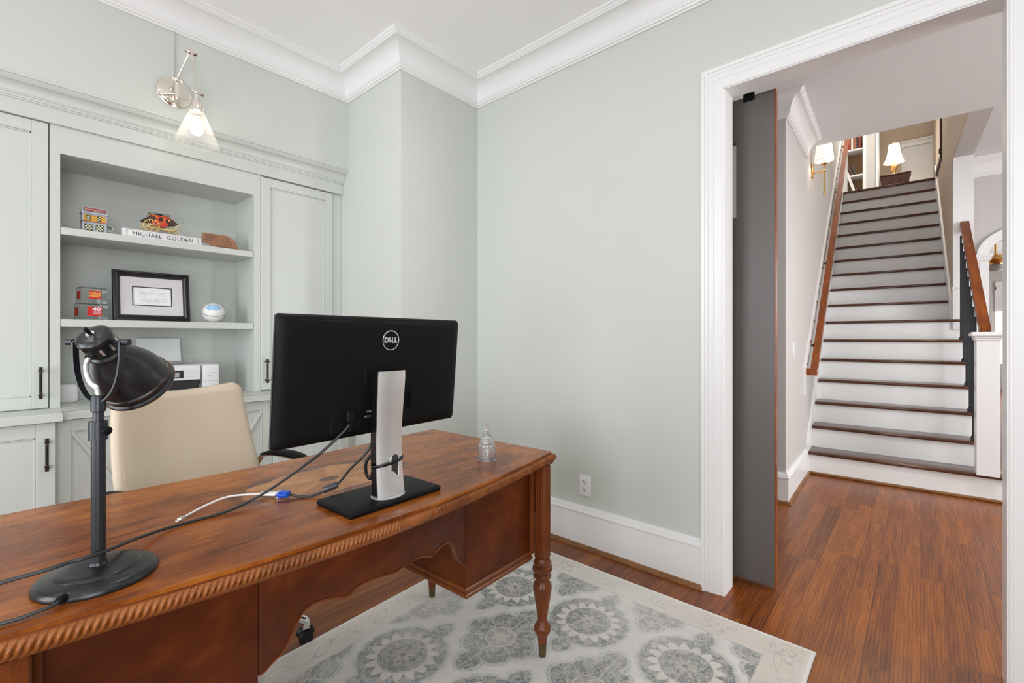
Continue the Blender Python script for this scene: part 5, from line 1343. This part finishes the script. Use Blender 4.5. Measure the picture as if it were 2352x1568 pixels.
for y_ in (0.0, 0.024, 0.047, 0.070, 0.094):
    for x_ in (-0.020, 0.020): m.tube([(x_, y_, 0.101), (x_, y_, 0.114)], 0.0008, 6)
m.box((-0.012, 0.034, 0.103), (0.012, 0.066, 0.113), 0.002); m.build('roof_rack', M_iron, sg_)
m = MB(); cyl(m, (0.026, 0.090, 0.076), (0.026, 0.090, 0.086), 0.0035, 10); m.build('side_lantern', M_gold, sg_)
# acrylic block the coach stands on
ab = thing('display_block', 'clear display block beneath the model stagecoach', 'display stand', (-3.195, 0.640, Z1))
m = MB(); m.box((-0.050, -0.110, 0), (0.050, 0.110, 0.0475), 0.002); m.build('block', M_acrylic, ab)
# name plate
M_speck = paint('speckled_nameplate', (0.72, 0.70, 0.72), 0.5, 0, var=0.25)
npz = thing('name_plate', 'long white name plate lettered in black capitals on the top shelf', 'name plate', (-3.118, 0.644, Z1))
M_n = Matrix.Rotation(math.radians(-12), 4, 'Y')
m = MB(); m.prism([(0.018, 0), (0.008, 0.044), (-0.004, 0.044), (-0.022, 0)], -0.176, 0.176, 'y', bev=0.001); m.build('plate', M_speck, npz)
NPM = Matrix.Translation((0.0136, 0, 0.0205)) @ Matrix.Rotation(math.radians(-12.8), 4, 'Y') @ YX
text('lettering', 'MICHAEL  GOLDEN', 0.0300, NPM @ Matrix.Translation((0, 0, 0.0002)), M_ink, npz, 0.0003, 0.0, spacing=1.05)
m = MB()
for (a, b_, c_, d_) in ((-0.160, -0.150, 0.0165, 0.0177), (-0.160, -0.1588, -0.014, 0.0165), (0.150, 0.160, 0.0165, 0.0177), (0.1588, 0.160, -0.014, 0.0165), (-0.150, 0.150, 0.0185, 0.0190)):
    m.box((a, c_, 0), (b_, d_, 0.0007), 0, NPM)
m.build('corner_marks', M_ink, npz)
# wooden plaque, outline like a state map
M_mdf = grainwood('brown_board', (0.25, 0.12, 0.065), (0.33, 0.165, 0.095), (0.40, 0.21, 0.12), 0.6, (6, 6, 6), 0.0, 0.02, blotch=0.2)
pq = thing('award_plaque', 'brown wooden award plaque with cut corner right on the top shelf', 'plaque', (-3.125, 0.915, Z1), 0)
m = MB(); m.prism([(-0.048, 0.0), (0.102, 0.0), (0.099, 0.024), (0.092, 0.044), (0.084, 0.061), (0.076, 0.066), (0.066, 0.068), (0.056, 0.077), (0.040, 0.083), (-0.086, 0.083), (-0.088, 0.078), (-0.088, 0.025), (-0.048, 0.025)], -0.0035, 0.0035, 'x', bev=0.0012)
m.build('board', M_mdf, pq)
PM = Matrix.Translation((0.0037, 0, 0)) @ YX
text('lettering', 'Miss Nebraska\nScholarship\nProgram', 0.0125, PM @ Matrix.Translation((-0.080, 0.057, 0)), M_leath, pq, 0.0002, 0, 'LEFT', line=0.95)
text('lettering', '2022 JUDGE', 0.0085, PM @ Matrix.Translation((0.045, 0.030, 0)), M_leath, pq, 0.0002, 0)
text('lettering', 'Mike Golden', 0.0165, PM @ Matrix.Translation((0.033, 0.013, 0)), M_ink, pq, 0.0002, 0.0)
m = MB()
cr = [(0.020, 0.050), (0.023, 0.038), (0.034, 0.050), (0.040, 0.038), (0.045, 0.054), (0.050, 0.038), (0.056, 0.050), (0.067, 0.038), (0.070, 0.050), (0.058, 0.038), (0.045, 0.045), (0.032, 0.038)]
m.tube([PM @ Vector((a, b_, 0)) for a, b_ in cr], 0.0006, 5, closed=True); m.tube([PM @ Vector((0.045, b_, 0)) for b_ in (0.054, 0.066)], 0.0008, 5); m.build('crown_mark', M_leath, pq)
# acrylic cubes
for (lab, y_, z_, sx_, sz_, big) in (('clear acrylic cube with red 40 years label, lower of the two', 0.355, 0.0, 0.110, 0.083, True), ('clear acrylic cube with red lettered label, upper of the two', 0.357, 0.0835, 0.098, 0.082, False)):
    q = thing('acrylic_cube', lab, 'paperweight', (-3.170, y_, Z2+z_), math.radians(8))
    m = MB(); m.box((-0.040, -sx_/2, 0), (0.040, sx_/2, sz_), 0.0015); m.build('block', M_acrylic, q)
    m = MB(); w_, h_ = (0.056, 0.047) if big else (0.048, 0.041)
    m.box((0.0402, -w_/2+0.002, sz_/2-h_/2+0.002), (0.0410, w_/2+0.002, sz_/2+h_/2+0.002)); m.box((-0.03, -sx_/2-0.0008, sz_/2-0.02), (0.02, -sx_/2-0.0002, sz_/2+0.02)); lb = m.build('label', M_red, q)
    LM_ = Matrix.Translation((0.0412, 0.002, sz_/2+0.002)) @ YX
    if big:
        text('lettering', '40', 0.0260, LM_ @ Matrix.Translation((0.008, 0.0095, 0)), M_paperw, lb, 0.0002, 0.0008, sx=1.25)
        text('lettering', 'YEARS', 0.0080, LM_ @ Matrix.Translation((0.008, -0.0045, 0)), M_paperw, lb, 0.0002, 0.0003, sx=1.2, spacing=1.2)
        text('lettering', 'of service', 0.0078, LM_ @ Matrix.Translation((0.008, -0.0115, 0)), M_paperw, lb, 0.0002, 0.0002)
        m = MB(); m.box((-0.010, -0.0182, 0), (0.026, -0.0176, 0.0003), 0, LM_); m.build('label_rule', M_gold, lb)
    else:
        text('lettering', 'WELLS\nFARGO', 0.0140, LM_, paint('gold_label_ink', (0.85, 0.60, 0.12), 0.5, 0), lb, 0.0002, 0.0004, sx=1.05, line=0.95)
# framed drawing leaning on the back
fd = thing('framed_drawing', 'black framed pencil drawing with wide mat leaning on the middle shelf', 'picture', (-3.165, 0.609, Z2+0.002), 0)
fd.rotation_euler = (0, math.radians(-7), math.radians(0))
FW, FH = 0.343, 0.272
def framesweep(mb, w_, h_, prof, z0_=0):
    rows = []
    for (cx, cz) in ((-1, -1), (-1, 1), (1, 1), (1, -1)):
        rows.append([mb.bm.verts.new((d_, cx*(w_/2-i_), h_/2+cz*(h_/2-i_)+z0_)) for i_, d_ in prof])
    n = len(prof)
    for i in range(4):
        A, B = rows[i], rows[(i+1) % 4]
        for k in range(n): mb.bm.faces.new([A[k], A[(k+1) % n], B[(k+1) % n], B[k]])
    bmesh.ops.recalc_face_normals(mb.bm, faces=mb.bm.faces); return mb
M_frame = paint('black_frame', (0.012, 0.010, 0.010), 0.35, 0.1, 300)
m = framesweep(MB(), FW, FH, [(0, -0.012), (0, 0.004), (0.003, 0.008), (0.010, 0.010), (0.012, 0.006), (0.020, 0.009), (0.026, 0.004), (0.030, 0.003), (0.032, 0.0), (0.032, -0.012)]); fr = m.build('frame', M_frame, fd, smooth=25)
m = MB()
for (a, b_, n_, ax_) in ((-FW/2+0.006, FW/2-0.006, 52, 'h'), (0.006, FH-0.006, 40, 'v')):
    for k in range(n_):
        t = a+(b_-a)*k/(n_-1)
        for e_ in ((0.0065, FH-0.0065) if ax_ == 'h' else (-FW/2+0.0065, FW/2-0.0065)):
            m.sphere((0.0100, t, e_) if ax_ == 'h' else (0.0100, e_, t), 0.0016, 4)
m.build('beading', M_frame, fr)
M_mat = paint('pale_mat_board', (0.62, 0.60, 0.61), 0.8, 0.05)
m = framesweep(MB(), FW-0.062, FH-0.062, [(0, -0.008), (0, -0.004), (0.055, -0.004), (0.055, -0.008)], 0.031); m.build('mat', M_mat, fd, smooth=0)
m = framesweep(MB(), FW-0.166, FH-0.166, [(0, -0.0072), (0, -0.0036), (0.0045, -0.0036), (0.0045, -0.0072)], 0.083); m.build('inner_mat', M_frame, fd, smooth=0)
m = MB(); m.box((-0.0085, -FW/2+0.03, 0.03), (-0.0065, FW/2-0.03, FH-0.03)); sh = m.build('drawing_sheet', M_paperw, fd, smooth=0)
# generic pencil scribble: a barn, wagon and horses as loose strokes
m = MB(); m.prism([(-0.012, 0.20), (-0.070, 0.0085), (-0.064, 0.0075), (-0.012, 0.17)], -0.02, 0.02, 'y'); m.build('easel_strut', M_frame, fd)
rr_ = random.Random(3); m = MB(); strokes = []
def stroke(pts_, r_=0.00035): m.tube([(-0.0063, p_[0], p_[1]+FH/2) for p_ in pts_], r_, 4)
stroke([(-0.062, 0.030), (-0.040, 0.022), (0.010, 0.034), (0.020, 0.022), (-0.036, 0.012), (-0.062, 0.030)]); stroke([(-0.055, 0.010), (-0.036, 0.028), (-0.030, -0.010), (-0.055, -0.010), (-0.055, 0.010)])
for k in range(10): stroke([(-0.050+k*0.006, 0.026+0.001*(k % 3)), (-0.053+k*0.0055, 0.012)], 0.00025)
for k in range(3): stroke([(-0.055, 0.012-k*0.006), (-0.033, 0.011-k*0.006)], 0.00025)
stroke([(-0.030, -0.005), (-0.030, -0.020), (-0.008, -0.020), (-0.008, -0.003), (-0.030, -0.005)])
for (cy_, cz_, r_) in ((-0.028, -0.024, 0.008), (-0.008, -0.025, 0.006), (-0.045, -0.022, 0.005)): stroke([(cy_+r_*math.cos(2*PI*k/14), cz_+r_*math.sin(2*PI*k/14)) for k in range(15)])
for h_ in range(5):
    bx0 = 0.004+h_*0.011; z0_ = -0.016-0.002*(h_ % 2)
    stroke([(bx0, z0_), (bx0+0.003, z0_+0.006), (bx0+0.009, z0_+0.005), (bx0+0.012, z0_+0.011), (bx0+0.015, z0_+0.008), (bx0+0.010, z0_+0.001), (bx0+0.011, z0_-0.010)]); stroke([(bx0+0.002, z0_+0.002), (bx0+0.001, z0_-0.010)])
for k in range(26):
    a0, b0 = rr_.uniform(0.012, 0.058), rr_.uniform(0.004, 0.022)
    stroke([(a0, b0), (a0+0.004, b0+0.003), (a0+0.009, b0+0.0005)], 0.00025)
for k in range(40):
    a0, b0 = rr_.uniform(-0.055, 0.062), rr_.uniform(-0.036, -0.022); stroke([(a0, b0), (a0+0.005, b0+0.0008), (a0+0.010, b0-0.0005)], 0.0002)
m.build('pencil_lines', M_print, sh, smooth=0)
# mini basketball
bb = thing('mini_basketball', 'small white basketball with a light blue emblem on the middle shelf', 'ball', (-3.150, 0.893, Z2+0.0580))
BR = 0.0575
m = MB(); m.sphere((0, 0, 0), BR, 24); m.build('ball_surface', paint('white_ball_vinyl', (0.80, 0.78, 0.77), 0.38, 0.3, 700), bb, smooth=60)
m = MB(); Tb = Matrix.Rotation(math.radians(24), 4, 'Y') @ Matrix.Rotation(math.radians(3), 4, 'X')
m.tube([Tb @ Vector((BR*math.cos(2*PI*k/72), BR*math.sin(2*PI*k/72), -0.012*abs(math.sin(PI*k/72))*0+0.0)) for k in range(72)], 0.0011, 6, closed=True)
m.tube([Tb @ (Matrix.Rotation(PI/2, 4, 'X') @ Vector((BR*math.cos(2*PI*k/72), BR*math.sin(2*PI*k/72), 0))) for k in range(72)], 0.0007, 6, closed=True) if False else None
m.build('seam', M_ink, bb)
def on_ball(y_, z_, r_=BR+0.0006):
    x_ = math.sqrt(max(0, r_*r_-y_*y_-z_*z_)); return Vector((x_, y_, z_))
def ball_patch(name, pts_, mat, lift, dy=0, dz=0):
    bm_ = MB(); c_ = (sum(p_[0] for p_ in pts_)/len(pts_), sum(p_[1] for p_ in pts_)/len(pts_))
    Rb = Matrix.Rotation(math.radians(-33), 4, 'Y') @ Matrix.Identity(4)
    Rz = Matrix.Rotation(math.radians(-16), 4, 'Z')
    t_ = bmesh.new(); vs = [t_.verts.new((p_[0], p_[1], 0)) for p_ in pts_]; t_.faces.new(vs)
    bmesh.ops.triangulate(t_, faces=t_.faces); bmesh.ops.subdivide_edges(t_, edges=t_.edges, cuts=3, use_grid_fill=True)
    bmesh.ops.triangulate(t_, faces=t_.faces)
    for v_ in t_.verts: v_.co = Rz @ (Rb @ on_ball(v_.co.x+dy, v_.co.y+dz, BR+lift))
    bm_._merge(t_); return bm_.build(name, mat, bb, smooth=0)
def blob(w_, h_, n=40):
    P = []
    for k in range(n):
        a = 2*PI*k/n; f_ = 1+0.10*math.cos(6*a+0.4)+0.05*math.cos(9*a)
        c_, s_ = math.cos(a), math.sin(a); P.append((w_*f_*math.copysign(abs(c_)**0.6, c_), h_*f_*math.copysign(abs(s_)**0.6, s_)))
    return P
M_unc = paint('carolina_blue', (0.28, 0.52, 0.78), 0.45, 0)
em = ball_patch('emblem', blob(0.033, 0.020), M_unc, 0.0007)
for dy_, dz_ in ((-0.011, 0.006), (0.004, 0.007), (-0.004, -0.006), (0.016, -0.004)):
    ball_patch('emblem_cutout', [(0.0028*math.cos(2*PI*k/10), 0.0034*math.sin(2*PI*k/10)) for k in range(10)], M_paperw, 0.0016, dy_, dz_)

# printer ------------------------------------------------------------------------
pr = thing('printer', 'white inkjet printer with loaded paper on the counter behind the chair', 'printer', (-3.215, 0.728, CT)); pr.scale = (1, 1, 0.935)
m = MB(); m.box((-0.160, -0.200, 0), (0.075, 0.096, 0.075), 0.004); m.box((-0.160, 0.098, 0), (0.095, 0.188, 0.190), 0.010, seg=2); m.box((-0.160, -0.200, 0.075), (0.085, 0.097, 0.188), 0.006)
m.build('body', M_white, pr)
m = MB(); m.box((0.0852, -0.196, 0.098), (0.100, 0.092, 0.163), 0.004); m.build('control_panel', M_white, pr)
m = MB(); m.box((0.1002, -0.110, 0.112), (0.1012, 0.008, 0.158)); pn = m.build('display_bezel', M_gap, pr)
m = MB(); m.box((0.1013, -0.055, 0.119), (0.1018, -0.012, 0.148)); m.build('display', M_print, pn)
m = MB()
for i in range(4):
    for j in range(3):
        if i < 3 or j != 1: m.tube([(0.1003, 0.024+i*0.017+0.0035*math.cos(2*PI*k/10), 0.118+j*0.015+0.0035*math.sin(2*PI*k/10)) for k in range(10)], 0.0003, 4, closed=True)
for i in range(4): m.box((0.0952, 0.112+i*0.018, 0.085), (0.0958, 0.120+i*0.018, 0.088))
m.box((0.0952, 0.130, 0.119), (0.0957, 0.148, 0.121)); m.box((0.0952, 0.136, 0.112), (0.0957, 0.143, 0.115)); m.box((-0.15, 0.0965, 0.075), (0.0955, 0.0978, 0.185)); m.box((0.0951, 0.105, 0.1375), (0.0956, 0.183, 0.1383)); m.build('buttons', M_print, pr)
text('lettering', 'EPSON', 0.0150, Matrix.Translation((0.0853, -0.055, 0.173)) @ YX, M_print, pr, 0.0002, 0.0003, spacing=1.05)
m = MB(); m.box((0.020, -0.185, 0.045), (0.0990, 0.085, 0.094)); m.box((0.0, -0.190, 0.072), (0.090, 0.090, 0.0975)); m.build('output_slot', M_gap, pr)
m = MB(); m.box((-0.02, -0.180, 0.030), (0.128, 0.070, 0.038), 0.003); m.build('paper_tray', M_white, pr)
m = MB(); m.box((-0.150, -0.170, 0.188), (-0.060, 0.050, 0.206), 0.006); m.build('feed_cover', M_print, pr)
m = MB(); RP = Matrix.Translation((-0.105, 0, 0.200)) @ Matrix.Rotation(math.radians(-12), 4, 'Y'); m.box((-0.002, -0.165, 0.0), (0.002, 0.045, 0.155), 0.001, RP); m.build('paper_stack', M_paperw, pr)
# white cube speaker
sp = thing('speaker', 'small rounded white speaker at the left end of the open counter', 'speaker', (-3.290, 0.2755, CT), 0)
m = MB(); P = loft(m, [(0.075, 0.066, 0.018, 0.0005), (0.088, 0.078, 0.022, 0.006), (0.092, 0.082, 0.024, 0.02), (0.090, 0.080, 0.024, 0.085), (0.084, 0.074, 0.022, 0.098), (0.070, 0.060, 0.018, 0.104)], Matrix.Identity(4)); m.build('body', M_white, sp, smooth=50); sp.scale = (0.7, 0.98, 0.9)
wc = MB(); wc.tube(spline([(-3.28, 0.318, CT+0.002), (-3.27, 0.36, CT+0.002), (-3.29, 0.42, CT+0.002), (-3.34, 0.46, CT+0.002)], 8), 0.0018, 8); tag(wc.build('white_cord', M_whitecord), 'thin white cord trailing on the counter beside the speaker', 'cord')

# ================================================================== UPSTAIRS LANDING THINGS
def SO_thing(name, label, cat, s, t_, z, group=None): return thing(name, label, cat, S(s, t_, z), TH, group)
bc = SO_thing('bookcase', 'white bookcase full of books at the top left of the stairs', 'bookcase', -0.20, 4.84, ZU)
m = MB(); m.box((0.385, 0, 0), (0.431, 0.30, 2.2), 0.002); m.box((-0.45, 0, 0), (-0.40, 0.30, 2.2), 0.002); m.box((-0.45, 0.285, 0), (0.43, 0.30, 2.2)); m.build('frame', M_trim, bc)
M_inside = paint('bookcase_tan_back', (0.40, 0.24, 0.11), 0.6, 0.02)
m = MB(); m.box((-0.40, 0.270, 0), (0.385, 0.284, 2.2)); m.build('back_panel', M_inside, bc)
SHZ = [4.422-ZU-0.03, 3.985-ZU-0.03, 4.86-ZU]
for z_ in SHZ: m = MB(); m.box((-0.399, 0.002, z_), (0.384, 0.268, z_+0.026), 0.002); m.build('shelf', M_trim, bc)
m = MB(); 
za_, zb2 = 0.0, SHZ[0]
m.prism([(0.06, 0.95), (0.335, 0.0), (0.375, 0.0), (0.10, 0.95)], -0.012, 0.0, 'y'); m.build('cross_brace', M_trim, bc)
cols = [(0.42, 0.06, 0.02), (0.62, 0.20, 0.05), (0.75, 0.68, 0.58), (0.10, 0.05, 0.03), (0.33, 0.12, 0.06), (0.22, 0.03, 0.02), (0.06, 0.05, 0.05), (0.28, 0.18, 0.07)]
bmats = [paint('book_cover_%d' % i, c_, 0.5, 0.02) for i, c_ in enumerate(cols)]
names = ['dark red', 'orange', 'cream', 'near black', 'brown', 'maroon', 'charcoal', 'tan']
def book(s_, z_, w_, h_, lean, mi, lab, grp):
    b_ = SO_thing('book', lab, 'book', -0.20+s_, 4.84+0.05, ZU+z_, grp); b_.rotation_euler = (0, math.radians(lean), TH)
    mb = MB(); mb.box((0, 0, 0), (0.003, 0.15, h_)); mb.box((w_-0.003, 0, 0), (w_, 0.15, h_)); mb.box((0, -0.002, 0), (w_, 0.002, h_), 0.001); mb.build('cover', bmats[mi], b_)
    mb = MB(); mb.box((0.0032, 0.003, 0.003), (w_-0.0032, 0.145, h_-0.004)); mb.build('pages', M_cream, b_)
x_ = 0.0
place = ['first', 'second', 'third', 'fourth', 'fifth', 'sixth', 'seventh', 'eighth']
for i, (mi, w_, h_, ln) in enumerate([(0, 0.032, 0.24, 0), (3, 0.028, 0.22, 0), (1, 0.030, 0.25, 0), (0, 0.026, 0.23, 0), (2, 0.028, 0.25, 0), (4, 0.028, 0.26, 0), (6, 0.026, 0.22, 0), (5, 0.034, 0.20, 0)]):
    book(0.085+x_, SHZ[0]+0.0262+0.006, w_, h_, ln, mi, '%s book on the upper landing shelf, %s in its row from the left' % (names[mi], place[i]), 'books on the upper shelf'); x_ += w_+0.006
x_ = 0.0
for i, (mi, w_, h_, ln) in enumerate([(3, 0.040, 0.20, -22), (6, 0.034, 0.26, -22), (5, 0.030, 0.24, -22), (3, 0.034, 0.20, -22), (6, 0.034, 0.16, -22)]):
    book(0.075+x_, SHZ[1]+0.0262+0.014, w_, h_, ln, mi, '%s leaning book on the middle landing shelf, %s from the left' % (names[mi], place[i]), 'leaning books on the middle shelf'); x_ += w_+0.016
om = SO_thing('shelf_ornament', 'small dark carved ornament low in the landing bookcase', 'ornament', 0.10, 4.93, 3.66-0.0)
m = MB(); m.lathe([(0.04, 0), (0.03, 0.03), (0.045, 0.06), (0.03, 0.10), (0.012, 0.14), (0, 0.16)], 14); m.sphere((-0.05, 0, 0.05), 0.032, 6); m.build('figure', M_darkwood, om)
m = MB(); m.box((-0.399, 0.004, 3.634-ZU), (0.384, 0.268, 3.658-ZU), 0.002); m.build('shelf', M_trim, bc)
# chest
cs_ = SO_thing('chest', 'dark carved wooden chest at the head of the stairs', 'chest', 0.609, 5.50, ZU)
m = MB(); m.box((-0.195, -0.02, 0.06), (0.185, 0.34, 0.625), 0.004); m.build('body', M_darkwood, cs_)
m = MB(); m.box((-0.205, -0.035, 0.625), (0.20, 0.35, 0.650), 0.006)
for k in range(8): m.sphere((0.198, -0.02+k*0.045, 0.640), 0.012, 6)
m.build('top', M_darkwood, cs_)
m = MB(); m.lathe([(0, 0.010), (0.09, 0.008), (0.10, 0.0), (0, 0)], 24, axis_matrix((-0.02, -0.021, 0.48), (0, -1, 0)) @ Matrix.Diagonal((1.1, 0.7, 1, 1))); m.build('carved_panel', M_darkwood, cs_)
for a in (-0.17, 0.16):
    for b_ in (0.0, 0.30): m = MB(); m.box((a-0.02, b_-0.015, 0), (a+0.02, b_+0.025, 0.06), 0.003); m.build('foot', M_darkwood, cs_)
tl = SO_thing('table_lamp', 'gold figurine table lamp with lit bell shade on the dark chest', 'lamp', 0.592, 5.60, ZU+0.6505)
m = MB(); m.lathe([(0.05, 0), (0.05, 0.012), (0.028, 0.020), (0.020, 0.035), (0.026, 0.07), (0.040, 0.11), (0.045, 0.135), (0.026, 0.165), (0.014, 0.18), (0.010, 0.24), (0, 0.24)], 24)
for k in range(6):
    a = 2*PI*k/6; m.tube([(0.02*math.cos(a), 0.02*math.sin(a), 0.165), (0.05*math.cos(a), 0.05*math.sin(a), 0.160), (0.062*math.cos(a), 0.062*math.sin(a), 0.125)], [0.010, 0.016, 0.003], 8, flat=(1.2, 0.4))
m.build('base', M_gold, tl)
m = MB(); n = 48; P = []
for k in range(n):
    a = 2*PI*k/n; rib = 1-0.03*abs(math.sin(a*4)); P.append([(r_*rib*math.cos(a), r_*rib*math.sin(a), z_) for r_, z_ in ((0.152, 0.225), (0.134, 0.252), (0.115, 0.300), (0.100, 0.36), (0.086, 0.44), (0.078, 0.540))])
m.grid(P, n, 6, True); m.build('lamp_shade', M_shadelit, tl)
m = MB(); m.sphere((0, 0, 0.30), 0.03, 8, (1, 1, 1.4)); m.build('bulb', M_bulb, tl)
m = MB(); cyl(m, (0, 0, 0.54), (0, 0, 0.57), 0.006, 8); m.sphere((0, 0, 0.575), 0.010, 8)
m.tube([(0.152*math.cos(2*PI*k/36), 0.152*math.sin(2*PI*k/36), 0.225) for k in range(36)], 0.003, 6, closed=True); m.build('trim', M_gold, tl)
p = S(0.592, 5.60, ZU+0.6505+0.32); point('table_lamp_light', p, 9, (1.0, 0.76, 0.50), 0.04)
m = MB(); Sbox(m, (0.695, 5.985, ZU), (1.118, 5.999, 4.628)); m.build('wall_landing_far', paint('pale_room_paint', (0.74, 0.75, 0.76), 0.7, 0), kind='structure', smooth=0)

# ================================================================== LIVING ROOM BEYOND THE ARCH
cf = thing('ceiling_fan', 'brass ceiling fan with glass light seen through the arch', 'ceiling fan', (0.98, 11.53, 2.46))
m = MB(); m.lathe([(0, 0.535), (0.08, 0.535), (0.06, 0.49), (0.015, 0.47), (0.015, 0.22), (0.06, 0.20), (0.15, 0.17), (0.16, 0.10), (0.10, 0.05), (0.09, 0.02), (0, 0.02)], 28); m.build('motor', M_gold, cf)
for k in range(5):
    a = 2*PI*k/5+0.3; T_ = Matrix.Rotation(a, 4, 'Z') @ Matrix.Rotation(math.radians(8), 4, 'X')
    m = MB(); m.prism([(0.20, -0.055), (0.62, -0.075), (0.66, 0), (0.62, 0.075), (0.20, 0.055)], 0.120, 0.128, 'z', T_); bl = m.build('blade', M_shoe, cf)
    m = MB(); m.box((0.12, -0.02, 0.112), (0.26, 0.02, 0.120), 0, T_); m.build('blade_arm', M_gold, bl)
m = MB(); m.lathe([(0.10, 0.02), (0.13, -0.01), (0.12, -0.05), (0.06, -0.085), (0, -0.09)], 28); m.build('glass_bowl', paint('frosted_glass_bowl', (0.45, 0.50, 0.50), 0.3, 0), cf)
m = MB(); cyl(m, (0.0, 0, -0.09), (0, 0, -0.36), 0.0025, 6); m.lathe([(0, -0.41), (0.012, -0.40), (0.010, -0.36), (0, -0.355)], 8); m.build('pull_chain', M_brassd, cf)
def brick_white():
    m_, nt, b = newmat('white_painted_brick'); setp(b, (0.8, 0.8, 0.78), 0.7)
    t = nt.nodes.new('ShaderNodeTexBrick'); t.inputs['Scale'].default_value = 4.0; t.inputs['Color1'].default_value = (0.82, 0.82, 0.80, 1); t.inputs['Color2'].default_value = (0.74, 0.74, 0.73, 1); t.inputs['Mortar'].default_value = (0.55, 0.55, 0.55, 1)
    mp = nt.nodes.new('ShaderNodeMapping'); mp.inputs['Rotation'].default_value = (PI/2, 0, 0); nt.links.new(coords(nt), mp.inputs['Vector']); nt.links.new(mp.outputs[0], t.inputs['Vector'])
    nt.links.new(t.outputs[0], b.inputs['Base Color']); return m_
m = MB(); m.box((1.35, 15.95, 1.85), (2.6, 15.999, 2.24)); tag(m.build('brick_panel', brick_white()), 'white painted brick band on the far living room wall', 'brick panel')
m = MB(); m.box((1.35, 15.93, 2.24), (2.6, 15.999, 2.56)); m.build('trim_11', M_trim, kind='structure')
m = MB(); m.box((1.35, 15.96, 0.6), (2.6, 15.999, 1.849)); m.build('window_4', M_pane, kind='structure')
wl = thing('wall_lantern', 'small lantern sconce on the white brick beyond the arch', 'wall lamp', (1.93, 15.948, 2.05))
m = MB(); m.tube([(0, -0.001, 0.05), (0, -0.06, 0.07), (0, -0.08, 0.02)], 0.006, 6); m.lathe([(0.0, -0.14), (0.03, -0.10), (0.045, 0.0), (0.02, 0.03), (0, 0.04)], 12, Matrix.Translation((0, -0.08, 0))); m.build('lantern_body', M_brassd, wl)
